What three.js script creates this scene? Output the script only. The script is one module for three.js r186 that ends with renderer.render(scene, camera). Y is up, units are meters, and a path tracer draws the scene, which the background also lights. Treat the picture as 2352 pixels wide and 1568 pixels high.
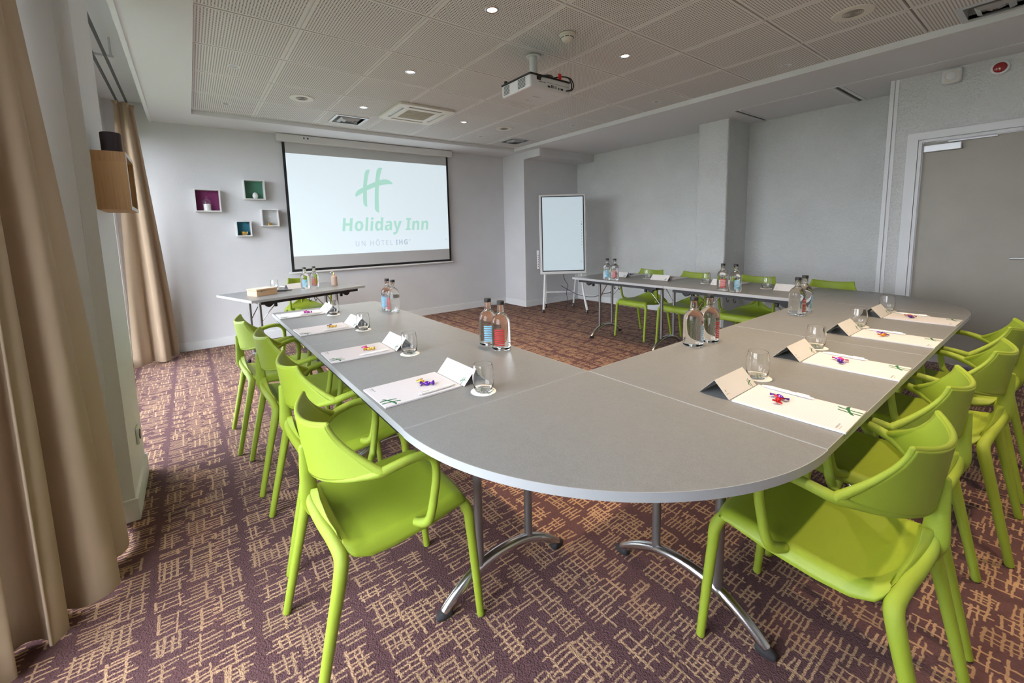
import * as THREE from 'three';
import { RoundedBoxGeometry } from 'three/addons/geometries/RoundedBoxGeometry.js';
import { RectAreaLightUniformsLib } from 'three/addons/lights/RectAreaLightUniformsLib.js';
import { mergeGeometries, mergeVertices, toCreasedNormals } from 'three/addons/utils/BufferGeometryUtils.js';

// ---------------------------------------------------------------- camera, sky, exposure
const scene = new THREE.Scene();
const F = 964.289, CX = 1149.534, CY = 644.394;             // focal length and principal point in photo pixels (shifted lens)
const fullW = 2 * (2352 - CX), fullH = 2 * (1568 - CY);
const camera = new THREE.PerspectiveCamera(2 * Math.atan(fullH / 2 / F) * 180 / Math.PI, fullW / fullH, 0.05, 200);
camera.setViewOffset(fullW, fullH, fullW / 2 - CX, fullH / 2 - CY, 2352, 1568);
camera.position.set(-1.25712, 1.3105, 1.12565);
camera.quaternion.setFromRotationMatrix(new THREE.Matrix4().makeBasis(
  new THREE.Vector3(0.80398953, -0.02562135, 0.59409123),
  new THREE.Vector3(0.08930209, 0.99294327, -0.07803077),
  new THREE.Vector3(-0.58789963, 0.11578951, 0.80060403)));
scene.add(camera);
scene.background = new THREE.Color().setRGB(10.2, 10.81, 11.93);   // bright overcast sky
const renderer = new THREE.WebGLRenderer({ antialias: true });
renderer.toneMapping = THREE.LinearToneMapping;
renderer.toneMappingExposure = 1.14;
renderer.shadowMap.enabled = true;
RectAreaLightUniformsLib.init();

// ---------------------------------------------------------------- helpers
let seed = 7;
const rnd = () => { seed = (seed * 1664525 + 1013904223) >>> 0; return seed / 4294967296; };
const rr = (a, b) => a + (b - a) * rnd();
const V = (x, y, z) => new THREE.Vector3(x, y, z);
const used = {};
function numbered(n) { const k = used[n] = (used[n] ?? -1) + 1; return k ? n + '_' + String(k).padStart(3, '0') : n; }
function mesh(name, geo, mat, parent) {
  const m = new THREE.Mesh(geo, mat); m.castShadow = m.receiveShadow = true;
  if (parent) { m.name = name; parent.add(m); } else { m.name = numbered(name); scene.add(m); }
  return m;
}
function tag(o, label, category, group) { o.userData.label = label; o.userData.category = category; if (group) o.userData.group = group; return o; }
function thing(name, label, category, pos = [0, 0, 0], turn = 0, group) {
  const o = new THREE.Group(); o.name = numbered(name); o.position.set(...pos); o.rotation.y = turn; scene.add(o);
  return tag(o, label, category, group);
}
function struct(name, geo, mat, label, category) {
  const m = mesh(name, geo, mat); m.name = name; m.userData.kind = 'structure';
  if (label) tag(m, label, category); return m;
}
function copy(proto, name, label, category, pos, turn = 0, group) {
  const o = proto.clone(); o.name = numbered(name); o.userData = {}; o.position.set(...pos); o.rotation.set(0, turn, 0); o.visible = true; scene.add(o);
  return tag(o, label, category, group);
}
const merge = (list) => mergeGeometries(list.map((g) => { const q = g.index ? g.toNonIndexed() : g; for (const k of Object.keys(q.attributes)) if (!['position', 'normal', 'uv'].includes(k)) q.deleteAttribute(k); return q; }));
// a box between two corners with texture coordinates in metres
function bx(x0, x1, y0, y1, z0, z1) { const g = new THREE.BoxGeometry(x1 - x0, y1 - y0, z1 - z0); g.translate((x0 + x1) / 2, (y0 + y1) / 2, (z0 + z1) / 2); return metreUV(g); }
function metreUV(g) {
  const p = g.attributes.position, n = g.attributes.normal, uv = new Float32Array(p.count * 2);
  for (let i = 0; i < p.count; i++) {
    const ax = Math.abs(n.getX(i)), ay = Math.abs(n.getY(i)), az = Math.abs(n.getZ(i));
    const [u, v] = ay >= ax && ay >= az ? [p.getX(i), -p.getZ(i)] : ax >= az ? [p.getZ(i), p.getY(i)] : [p.getX(i), p.getY(i)];
    uv[2 * i] = u; uv[2 * i + 1] = v;
  }
  g.setAttribute('uv', new THREE.BufferAttribute(uv, 2)); return g;
}
function rbx(w, h, d, r, x = 0, y = 0, z = 0, s = 2) { return new RoundedBoxGeometry(w, h, d, s, r).translate(x, y, z); }
function cyl(r0, r1, h, x, y, z, seg = 24) { return new THREE.CylinderGeometry(r1, r0, h, seg).translate(x, y + h / 2, z); }   // r0 at the foot
function lathe(pts, seg = 32) { return new THREE.LatheGeometry(pts.map(([x, y]) => new THREE.Vector2(x, y)), seg); }
// a tube along a smooth curve whose radius varies; capped with half spheres
function tube(pts, radii, seg = 24, sides = 12, squash = null) {
  const c = new THREE.CatmullRomCurve3(pts.map((p) => V(...p)), false, 'centripetal');
  const rad = Array.isArray(radii) ? (t) => { const f = t * (radii.length - 1), i = Math.min(radii.length - 2, Math.floor(f)); return radii[i] + (radii[i + 1] - radii[i]) * (f - i); } : () => radii;
  const rings = [];
  const T = [], P = [];
  for (let i = 0; i <= seg; i++) { T.push(c.getTangent(i / seg)); P.push(c.getPoint(i / seg)); }
  let n = Math.abs(T[0].y) < 0.9 ? V(0, 1, 0) : V(1, 0, 0); n.sub(T[0].clone().multiplyScalar(n.dot(T[0]))).normalize();
  const frames = [];
  for (let i = 0; i <= seg; i++) { if (i) { n = n.clone().sub(T[i].clone().multiplyScalar(n.dot(T[i]))).normalize(); } frames.push([n, T[i].clone().cross(n)]); }
  const r0 = rad(0), r1 = rad(1), capN = 3;
  for (let k = 0; k < capN; k++) { const a = (k / capN) * Math.PI / 2; rings.push([P[0].clone().addScaledVector(T[0], -r0 * Math.cos(a) * 0.6), frames[0], r0 * Math.sin(a), 0]); }
  for (let i = 0; i <= seg; i++) rings.push([P[i], frames[i], rad(i / seg), i / seg]);
  for (let k = capN - 1; k >= 0; k--) { const a = (k / capN) * Math.PI / 2; rings.push([P[seg].clone().addScaledVector(T[seg], r1 * Math.cos(a) * 0.6), frames[seg], r1 * Math.sin(a), 1]); }
  const pos = [], uv = [], idx = [], len = c.getLength();
  rings.forEach(([p, [a, b], r, t]) => { for (let j = 0; j <= sides; j++) { const th = j / sides * Math.PI * 2, q = squash ? squash(t) : [1, 1]; const v = p.clone().addScaledVector(a, r * q[0] * Math.cos(th)).addScaledVector(b, r * q[1] * Math.sin(th)); pos.push(v.x, v.y, v.z); uv.push(j / sides, t * len); } });
  for (let i = 0; i < rings.length - 1; i++) for (let j = 0; j < sides; j++) { const a = i * (sides + 1) + j, b = a + sides + 1; idx.push(a, a + 1, b, b, a + 1, b + 1); }
  const g = new THREE.BufferGeometry(); g.setAttribute('position', new THREE.Float32BufferAttribute(pos, 3)); g.setAttribute('uv', new THREE.Float32BufferAttribute(uv, 2)); g.setIndex(idx);
  return smooth(g);
}
function smooth(g) {          // normals welded over seams, texture coordinates kept
  const h = g.clone(); h.deleteAttribute('uv'); if (h.attributes.normal) h.deleteAttribute('normal');
  const w = mergeVertices(h, 1e-5); w.computeVertexNormals();
  const p = g.attributes.position, key = (x, y, z) => Math.round(x * 2e4) + '_' + Math.round(y * 2e4) + '_' + Math.round(z * 2e4), map = new Map(), wp = w.attributes.position, wn = w.attributes.normal;
  for (let i = 0; i < wp.count; i++) { const k = key(wp.getX(i), wp.getY(i), wp.getZ(i)), o = map.get(k) ?? V(0, 0, 0); o.add(V(wn.getX(i), wn.getY(i), wn.getZ(i))); map.set(k, o); }
  const n = new Float32Array(p.count * 3);
  for (let i = 0; i < p.count; i++) { const o = (map.get(key(p.getX(i), p.getY(i), p.getZ(i))) ?? V(0, 1, 0)).clone().normalize(); n.set([o.x, o.y, o.z], i * 3); }
  g.setAttribute('normal', new THREE.BufferAttribute(n, 3)); return g;
}
// a thick shell over a grid: f(u, v) gives the middle point, thickness th, rounded rim
function shell(f, nu, nv, th) {
  const P = (u, v) => V(...f(u, v)), pos = [], uv = [], idx = [];
  const N = (u, v) => { const e = 1e-3, a = P(Math.min(1, u + e), v).sub(P(Math.max(0, u - e), v)), b = P(u, Math.min(1, v + e)).sub(P(u, Math.max(0, v - e))); return a.cross(b).normalize(); };
  const id = (s, i, j) => s * (nu + 1) * (nv + 1) + i * (nv + 1) + j;
  for (const s of [1, -1]) for (let i = 0; i <= nu; i++) for (let j = 0; j <= nv; j++) {
    const u = i / nu, v = j / nv, p = P(u, v), n = N(u, v), half = th(u, v) / 2; p.addScaledVector(n, s * half); pos.push(p.x, p.y, p.z); uv.push(u, v);
  }
  for (let i = 0; i < nu; i++) for (let j = 0; j < nv; j++) {
    const a = id(0, i, j), b = id(0, i + 1, j), c = id(0, i, j + 1), d = id(0, i + 1, j + 1); idx.push(a, b, c, c, b, d);
    const e = id(1, i, j), g = id(1, i + 1, j), h = id(1, i, j + 1), k = id(1, i + 1, j + 1); idx.push(e, h, g, h, k, g);
  }
  const rim = [];
  for (let i = 0; i < nu; i++) rim.push([i, 0]); for (let j = 0; j < nv; j++) rim.push([nu, j]); for (let i = nu; i > 0; i--) rim.push([i, nv]); for (let j = nv; j > 0; j--) rim.push([0, j]);
  rim.forEach(([i, j], k) => { const [i2, j2] = rim[(k + 1) % rim.length]; const a = id(0, i, j), b = id(0, i2, j2), c = id(1, i, j), d = id(1, i2, j2); idx.push(a, c, b, b, c, d); });
  const g = new THREE.BufferGeometry(); g.setAttribute('position', new THREE.Float32BufferAttribute(pos, 3)); g.setAttribute('uv', new THREE.Float32BufferAttribute(uv, 2)); g.setIndex(idx);
  return smooth(g);
}
const S3 = (t) => t * t * (3 - 2 * t), sst = (a, b, x) => S3(Math.min(1, Math.max(0, (x - a) / (b - a)))), lerp = (a, b, t) => a + (b - a) * t;
function piece(table, x) { for (let i = 1; i < table.length; i++) if (x <= table[i][0]) { const [a, ...p] = table[i - 1], [b, ...q] = table[i], t = (x - a) / (b - a); return p.map((v, k) => lerp(v, q[k], t)); } return table.at(-1).slice(1); }

// ---------------------------------------------------------------- textures
function canvas(w, h, draw, srgb = true) {
  const c = document.createElement('canvas'); c.width = w; c.height = h; const x = c.getContext('2d'); draw(x, w, h);
  const t = new THREE.CanvasTexture(c); if (srgb) t.colorSpace = THREE.SRGBColorSpace; t.wrapS = t.wrapT = THREE.RepeatWrapping; t.magFilter = THREE.LinearFilter; return t;
}
function noiseMap(n, octaves, lo, hi, srgb = false, tint = [1, 1, 1]) {   // tiling value noise, fine to coarse
  const a = new Float32Array(n * n);
  let amp = 1, tot = 0;
  for (const cells of octaves) {
    const g = new Float32Array(cells * cells).map(() => rnd());
    for (let y = 0; y < n; y++) for (let x = 0; x < n; x++) {
      const fx = x / n * cells, fy = y / n * cells, ix = Math.floor(fx), iy = Math.floor(fy), tx = S3(fx - ix), ty = S3(fy - iy), ix2 = (ix + 1) % cells, iy2 = (iy + 1) % cells;
      a[y * n + x] += amp * lerp(lerp(g[iy * cells + ix], g[iy * cells + ix2], tx), lerp(g[iy2 * cells + ix], g[iy2 * cells + ix2], tx), ty);
    }
    tot += amp; amp *= 0.6;
  }
  const d = new Uint8Array(n * n * 4);
  for (let i = 0; i < n * n; i++) { const v = lerp(lo, hi, a[i] / tot) * 255; d.set([v * tint[0], v * tint[1], v * tint[2], 255], i * 4); }
  const t = new THREE.DataTexture(d, n, n); t.wrapS = t.wrapT = THREE.RepeatWrapping; t.magFilter = THREE.LinearFilter; t.needsUpdate = true; if (srgb) t.colorSpace = THREE.SRGBColorSpace; return t;
}
const rep = (t, u, v = u) => { const c = t.clone(); c.repeat.set(u, v); c.needsUpdate = true; return c; };
const lin = (r, g, b) => new THREE.Color().setRGB(r, g, b);
const std = (o) => new THREE.MeshStandardMaterial(o), phy = (o) => new THREE.MeshPhysicalMaterial(o);
// carpet: plum ground with ragged tan hatching, 2.4 m to a repeat
const CARPET_M = 2.4;
const carpetMap = canvas(2048, 2048, (x, w) => {
  const k = w / CARPET_M;
  x.fillStyle = 'rgb(90,61,63)'; x.fillRect(0, 0, w, w);
  for (let i = 0; i < 60000; i++) { const s = rr(2, 5), v = rnd(); x.fillStyle = v < 0.5 ? 'rgba(64,38,38,0.22)' : 'rgba(122,86,82,0.18)'; x.fillRect(rnd() * w, rnd() * w, s, s); }
  const stroke = (ax, ay, bx_, by, wd) => {               // a thread with a wavering edge, drawn again across the repeat's border
    const n = Math.max(3, Math.round(Math.hypot(bx_ - ax, by - ay) / (0.010 * k))), pts = [];
    for (let i = 0; i <= n; i++) pts.push([lerp(ax, bx_, i / n) + rr(-1.6, 1.6), lerp(ay, by, i / n) + rr(-1.6, 1.6)]);
    for (const ox of [0, -w, w]) for (const oy of [0, -w, w]) {
      if (Math.max(ax, bx_) + ox < -9 || Math.min(ax, bx_) + ox > w + 9 || Math.max(ay, by) + oy < -9 || Math.min(ay, by) + oy > w + 9) continue;
      x.lineWidth = wd; x.beginPath(); pts.forEach(([px, py], i) => i ? x.lineTo(px + ox, py + oy) : x.moveTo(px + ox, py + oy)); x.stroke();
    }
  };
  x.lineCap = 'butt';
  const lanes = 8, lw = CARPET_M / lanes;                     // bands of hatching with a plain plum lane beside each
  for (let c = 0; c < lanes * 3; c++) {
    const first = Math.floor(c / 3) * lw + 0.028, cw = (lw - 0.028) / 3, last = first + cw * 3;
    let y = rr(0, 0.1); const end = y + CARPET_M;
    while (y < end - 0.02) {
      const h = Math.min(rr(0.045, 0.135), end - y), x0 = first + (c % 3) * cw + rr(-0.012, 0.012), ww = cw * rr(0.75, 1.12), tone = rr(0.93, 1.06);
      if (rnd() < 0.05) { y += h * 0.4; continue; }
      x.strokeStyle = `rgb(${170 * tone | 0},${138 * tone | 0},${108 * tone | 0})`;
      const lines = Math.max(2, Math.round(h / rr(0.0155, 0.0195))), clip = (v) => Math.min(last + 0.004, Math.max(first - 0.004, v));
      for (let i = 0; i < lines; i++) {
        if (rnd() < 0.06) continue;
        const yy = y + (i + rr(0.36, 0.64)) * h / lines, a = clip(x0 + rr(-0.02, 0.022)), b = clip(x0 + ww - rr(-0.02, 0.022)), sl = rr(-0.004, 0.004);
        if (b - a > 0.012) stroke(a * k, yy * k, b * k, (yy + sl) * k, rr(4.2, 6.6));
      }
      const ups = 1 + Math.floor(rnd() * 3.2);
      for (let i = 0; i < ups; i++) { const xx = clip(x0 + (i + rr(0.25, 0.75)) * ww / ups), a = y + rr(-0.012, 0.025), b = y + h - rr(-0.014, 0.02); if (b > a + 0.015) stroke(xx * k, a * k, (xx + rr(-0.004, 0.004)) * k, b * k, rr(4.4, 8.0)); }
      y += h + rr(0.006, 0.022);
    }
  }
});
const fineNoise = noiseMap(256, [128, 64], 0, 1), plasterNoise = noiseMap(512, [110, 60, 24], 0, 1);
const speck = noiseMap(512, [256, 128, 32, 8], 0.86, 1.0, true), softPatch = noiseMap(256, [6, 12, 24], 0.94, 1.0, true);
const M = {};
M.carpet = std({ map: rep(carpetMap, 1 / CARPET_M), bumpMap: rep(fineNoise, 3.2), bumpScale: 0.004, roughness: 1 });
M.wall = std({ color: lin(0.70, 0.70, 0.71), map: rep(softPatch, 0.4), roughness: 0.9, bumpMap: rep(fineNoise, 1.2), bumpScale: 0.0006 });
M.plaster = std({ color: lin(0.67, 0.68, 0.66), map: rep(softPatch, 0.4), roughness: 0.95, bumpMap: rep(plasterNoise, 1.5), bumpScale: 0.0065 });
M.soffit = std({ color: lin(0.72, 0.72, 0.73), roughness: 0.92 });
M.trim = std({ color: lin(0.74, 0.75, 0.75), roughness: 0.5 });
M.whitePlastic = std({ color: lin(0.72, 0.72, 0.71), roughness: 0.4 });
M.cream = std({ color: lin(0.72, 0.69, 0.60), roughness: 0.45 });
M.black = std({ color: lin(0.012, 0.012, 0.013), roughness: 0.5 });
M.rubber = std({ color: lin(0.02, 0.02, 0.022), roughness: 0.75 });
M.darkGrey = std({ color: lin(0.05, 0.05, 0.055), roughness: 0.5 });
M.chrome = std({ color: lin(0.62, 0.63, 0.65), metalness: 1, roughness: 0.22 });
M.steel = std({ color: lin(0.27, 0.26, 0.265), metalness: 0.85, roughness: 0.38 });
M.gold = std({ color: lin(0.80, 0.56, 0.20), metalness: 1, roughness: 0.22 });
M.alu = std({ color: lin(0.62, 0.63, 0.64), metalness: 0.6, roughness: 0.4 });

// ---------------------------------------------------------------- the room
const SOF = 2.62, BACK = -5.0, DOORX = 4.2, PIER = -1.57, GLASSX = -1.93;
struct('floor', bx(-2.12, 4.95, -0.12, 0, -5.2, 2.5), M.carpet, 'plum carpet with ragged tan hatch pattern over the whole room', 'carpet');
struct('lawn', bx(-40, -2.12, -0.3, -0.06, -25, 25), std({ color: lin(0.06, 0.085, 0.04), map: rep(speck, 0.7), roughness: 1 }), 'green lawn outside the windows', 'lawn');
struct('wall_back', bx(-2.12, 3.5, 0, 2.95, BACK - 0.2, BACK), M.wall, 'smooth white wall behind the projection screen', 'wall');
struct('wall_corner', bx(3.36, 4.95, 0, 2.95, BACK - 0.2, -4.42), M.wall, 'boxed-out white wall corner behind the digital flip chart', 'wall');
struct('wall_alcove', bx(4.65, 4.95, 0, 2.95, -4.42, -1.87), M.plaster, 'textured white wall behind the far row of chairs', 'wall');
struct('wall_pillar', new RoundedBoxGeometry(0.75, 2.95, 0.39, 3, 0.025).translate(4.575, 1.475, -1.675), M.plaster, 'textured white pillar with rounded edge beside the alcove', 'pillar');
metreUV(scene.children.at(-1).geometry);
struct('wall_recess', bx(4.75, 4.95, 0, 2.95, -1.48, 0.03), M.plaster, 'textured white wall set back between pillar and door', 'wall');
const DZ0 = 0.235, DZ1 = 1.07, DH = 2.03;
struct('wall_door', merge([bx(DOORX, 4.95, 0, 2.95, 0.03, DZ0), bx(DOORX, 4.95, DH, 2.95, DZ0, DZ1), bx(DOORX, 4.95, 0, 2.95, DZ1, 2.5)]), M.plaster, 'textured white wall around the beige door', 'wall');
struct('wall_near', bx(-2.12, 4.95, 0, 2.95, 2.4, 2.6), M.wall, 'white wall opposite the projection screen', 'wall');
const ZP0 = -1.93, ZP1 = -1.41, WE = -4.78, W1E = 0.95;
struct('wall_pier', bx(-2.12, PIER, 0, 2.95, ZP0, ZP1), M.trim, 'pale pier between the two windows with a cube shelf', 'wall');
struct('wall_left', merge([bx(-2.12, -1.86, 0, 2.95, BACK, WE), bx(-2.12, -1.86, 2.5, 2.95, WE, ZP0), bx(-2.12, -1.86, 2.5, 2.95, ZP1, W1E), bx(-2.12, -1.86, 0, 2.95, W1E, 2.4), bx(-2.12, -1.86, -0.06, 0.05, WE, ZP0), bx(-2.12, -1.86, -0.06, 0.05, ZP1, W1E)]), M.wall, 'white wall framing the tall windows', 'wall');
// pier facing board and joint
struct('trim_1', bx(-1.86, PIER - 0.05, 0.10, 2.74, ZP1, ZP1 + 0.008), M.trim, 'flat pale board on the pier beside the curtain', 'trim');
// windows: dark frames, panes
const glassMat = phy({ color: lin(1, 1, 1), transmission: 1, thickness: 0, roughness: 0, ior: 1.5 });
function windowUnit(n, z0, z1, parts, label) {
  const o = thing('window', label, 'window'); o.name = 'window_' + n; o.userData.kind = 'structure';
  const w = (z1 - z0) / parts, f = 0.05;
  mesh('frame', merge([bx(GLASSX - 0.05, GLASSX + 0.05, 0.05, 0.11, z0, z1), bx(GLASSX - 0.05, GLASSX + 0.05, 2.44, 2.5, z0, z1), ...Array.from({ length: parts + 1 }, (_, i) => bx(GLASSX - 0.05, GLASSX + 0.05, 0.11, 2.44, Math.max(z0, z0 + i * w - f / 2), Math.min(z1, z0 + i * w + f / 2)))]), M.darkGrey, o);
  for (let i = 0; i < parts; i++) mesh('pane', bx(GLASSX - 0.003, GLASSX + 0.003, 0.11, 2.44, z0 + i * w + f / 2, z0 + (i + 1) * w - f / 2), glassMat, o);
}
windowUnit(1, ZP1, W1E, 3, 'tall dark-framed window behind the beige curtain');
windowUnit(2, WE, ZP0, 3, 'tall dark-framed window between pier and far curtain');
// ceiling slab, plaster soffits, curtain pocket
const TX0 = -1.12, TX1 = 3.2, TZ0 = -4.47, TILE = 2.665;
struct('ceiling', merge([
  bx(-2.12, 4.95, 2.80, 2.95, -5.2, 2.6),
  bx(-1.5, TX0, SOF, 2.80, BACK, 2.4), bx(TX0, TX1, SOF, 2.80, BACK, TZ0),
  bx(TX1, 3.925, SOF, 2.80, BACK, 2.4), bx(3.925, 4.95, SOF, 2.80, BACK, -1.30), bx(3.943, 4.95, SOF, 2.80, -0.335, 2.4),
  bx(3.943, 4.95, SOF, 2.80, -1.27, -0.365)]), M.soffit, 'white plaster ceiling border around the perforated tiles', 'ceiling');
struct('trim_2', bx(3.36, 4.65, 2.5, SOF, -4.42, -4.02), M.wall, 'low white beam stub above the boxed-out corner', 'beam');
struct('trim_6', bx(-1.5, -1.472, SOF - 0.014, SOF, BACK, 2.4), M.trim, 'thin white lip along the curtain pocket', 'trim');
struct('trim_3', merge([bx(TX1 - 0.004, TX1 + 0.0, SOF - 0.004, 2.68, TZ0, 2.4)]), M.trim, 'thin white lip along the tiled ceiling', 'trim');
struct('trim_4', merge([bx(3.9, 3.925, SOF - 0.004, SOF, -1.3, 2.4), bx(3.95, 4.74, SOF - 0.004, SOF, -1.33, -1.305), bx(3.95, 4.74, SOF - 0.004, SOF, -1.265, -1.24), bx(3.95, 4.74, SOF - 0.004, SOF, -0.395, -0.37), bx(3.95, 4.74, SOF - 0.004, SOF, -0.33, -0.30)]), M.trim, 'narrow strips beside the ceiling track slots near the door', 'trim');
struct('trim_7', merge([bx(3.9255, 3.9425, SOF + 0.004, SOF + 0.03, -1.27, 2.4), bx(3.944, 4.74, SOF + 0.004, SOF + 0.03, -1.299, -1.271), bx(3.944, 4.74, SOF + 0.004, SOF + 0.03, -0.364, -0.336)]), M.black, 'dark partition track recessed in the ceiling near the door', 'track');
struct('trim_5', merge([bx(DOORX - 0.012, DOORX + 0.02, 0, SOF, 0.0, 0.03), bx(DOORX - 0.004, DOORX + 0.02, 0, SOF, 0.036, 0.06)]), M.trim, 'vertical pale strip between recess and door wall', 'trim');
// skirting boards
const BB = 0.105;
struct('baseboard_back', bx(-1.86, 3.36, 0, BB, BACK, BACK + 0.014), M.trim, 'white skirting under the projection screen', 'skirting');
struct('baseboard_corner', merge([bx(3.346, 3.36, 0, BB, BACK, -4.406), bx(3.36, 4.65, 0, BB, -4.42, -4.406)]), M.trim, 'white skirting around the boxed-out corner', 'skirting');
struct('baseboard_right', merge([bx(4.636, 4.65, 0, BB, -4.42, -1.87), bx(4.186, 4.2, 0, BB, -1.87, -1.48), bx(4.2, 4.75, 0, BB, -1.48, -1.466), bx(4.736, 4.75, 0, BB, -1.48, 0), bx(4.186, 4.2, 0, BB, 0.03, DZ0 - 0.09), bx(4.186, 4.2, 0, BB, DZ1 + 0.09, 2.4)]), M.trim, 'white skirting along alcove, pillar and recess', 'skirting');
struct('baseboard_left', merge([bx(PIER, PIER + 0.012, 0, BB, ZP0, ZP1 + 0.014), bx(-1.86, PIER, 0, BB, ZP1, ZP1 + 0.014)]), M.trim, 'pale skirting around the window pier', 'skirting');

// ---------------------------------------------------------------- ceiling tiles and grid
const perf = canvas(1024, 1024, (x, w) => {
  x.fillStyle = 'rgb(226,224,220)'; x.fillRect(0, 0, w, w);
  const n = 35, m = 27, q = 22; x.fillStyle = 'rgb(82,79,76)';
  for (let i = 0; i < n; i++) for (let j = 0; j < n; j++) { x.beginPath(); x.arc(m + (i + 0.5) * (w - 2 * m) / n, q + (j + 0.5) * (w - 2 * q) / n, 7.2, 0, 7); x.fill(); }
});
M.tile = std({ map: perf, color: lin(1.0, 1.0, 1.0), roughness: 0.95 });
M.tilePlain = std({ color: lin(0.60, 0.59, 0.57), roughness: 0.95 });
const gx = [TX0, -0.55, 0.075, 0.70, 1.33, 1.975, 2.62, TX1], gz = [TZ0]; for (let z = -4.375; z < 2.4; z += 0.596) gz.push(z); gz.push(2.4);
const tc = thing('suspended_ceiling', 'perforated white suspended ceiling of square tiles in a grid', 'tile ceiling'); tc.userData.kind = 'structure';
// openings in the tiles for the fittings that reach up into the void: [x0, x1, z0, z1]
const OPEN = [[0.94 - 0.285, 0.94 + 0.285, -3.395 - 0.285, -3.395 + 0.285], [0.38 - 0.157, 0.38 + 0.157, -4.05 - 0.157, -4.05 + 0.157], [2.84 - 0.157, 2.84 + 0.157, -3.99 - 0.157, -3.99 + 0.157], [3.03 - 0.132, 3.03 + 0.132, 0.72 - 0.132, 0.72 + 0.132]];
function minus(list, [a, b, c, d]) {
  const out = [];
  for (const [x0, x1, z0, z1] of list) {
    if (a >= x1 || b <= x0 || c >= z1 || d <= z0) { out.push([x0, x1, z0, z1]); continue; }
    if (c > z0) out.push([x0, x1, z0, c]); if (d < z1) out.push([x0, x1, d, z1]);
    const m0 = Math.max(z0, c), m1 = Math.min(z1, d); if (a > x0) out.push([x0, a, m0, m1]); if (b < x1) out.push([b, x1, m0, m1]);
  }
  return out;
}
const cutAll = (r) => OPEN.reduce(minus, [r]);
mesh('grid', merge([...gx.slice(1, -1).flatMap((x) => cutAll([x - 0.013, x + 0.013, TZ0, 2.4]).map((r) => bx(r[0], r[1], TILE + 0.008, TILE + 0.036, r[2], r[3]))), ...gz.slice(1, -1).flatMap((z) => cutAll([TX0, TX1, z - 0.012, z + 0.012]).map((r) => bx(r[0], r[1], TILE + 0.031, TILE + 0.036, r[2], r[3])))]), M.trim, tc);
for (let i = 0; i < gx.length - 1; i++) for (let j = 0; j < gz.length - 1; j++) {
  const x0 = gx[i] + (i ? 0.0055 : 0.002), x1 = gx[i + 1] - (i < gx.length - 2 ? 0.0055 : 0.006), z0 = gz[j] + 0.0065, z1 = gz[j + 1] - 0.0065, cx = (x0 + x1) / 2, cz = (z0 + z1) / 2;
  const parts = cutAll([x0, x1, z0, z1]).map(([a, b, c, d]) => {
    const g = new THREE.BoxGeometry(b - a, 0.026, d - c).translate((a + b) / 2, 0, (c + d) / 2), uv = g.attributes.uv, p = g.attributes.position, n = g.attributes.normal;
    for (let k = 0; k < uv.count; k++) {
      if (Math.abs(n.getY(k)) > 0.5) uv.setXY(k, i === 0 ? 1 - (x1 - p.getX(k)) / 0.618 : (p.getX(k) - x0) / 0.618, j === 0 ? 1 - (z1 - p.getZ(k)) / 0.583 : (p.getZ(k) - z0) / 0.583);
      else uv.setXY(k, 0.005, 0.005);
    }
    return g.translate(-cx, 0, -cz);
  });
  const t = mesh('tile', parts.length > 1 ? merge(parts) : parts[0], M.tile, tc); t.position.set(cx, TILE + 0.013, cz);
}
// ---------------------------------------------------------------- tables
const TH = 0.74, L = 1.2217, W = 0.8, TT = 0.024;
M.top = std({ color: lin(0.235, 0.242, 0.244), map: rep(speck, 2.2), roughness: 0.38, bumpMap: rep(fineNoise, 6), bumpScale: 0.0003 });
M.edge = std({ color: lin(0.37, 0.385, 0.40), roughness: 0.35 });
function outline(kind, inset) {
  const s = new THREE.Shape(), i = inset;
  if (kind === 'rect') { const a = L / 2 - 0.0016 - i, b = W / 2 - 0.0008 - i; s.moveTo(-a, -b); s.lineTo(a, -b); s.lineTo(a, b); s.lineTo(-a, b); s.closePath(); }
  else { const r = W - i; s.moveTo(-0.0 - i, 0 + i); s.lineTo(-Math.sqrt(r * r - i * i), i); s.absarc(0, 0, r, Math.PI - Math.asin(i / r), Math.PI / 2 + Math.asin(i / r), true); s.lineTo(-i, i); }
  return s;
}
// quarter disc: corner at the local origin, straight sides along -x and +y of the shape (shape y becomes world +z)
function topGeo(kind) {
  const g = new THREE.ExtrudeGeometry(outline(kind, 0.0015), { depth: TT - 0.001, bevelEnabled: false, curveSegments: 48 });
  g.rotateX(Math.PI / 2).translate(0, TH, 0); return g;
}
function bandGeo(kind) {
  const s = outline(kind, 0); s.holes.push(new THREE.Path(outline(kind, 0.0017).getPoints(48)));
  const g = new THREE.ExtrudeGeometry(s, { depth: TT, bevelEnabled: false, curveSegments: 48 }); g.rotateX(Math.PI / 2).translate(0, TH + 0.0002, 0); return g;
}
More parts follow.
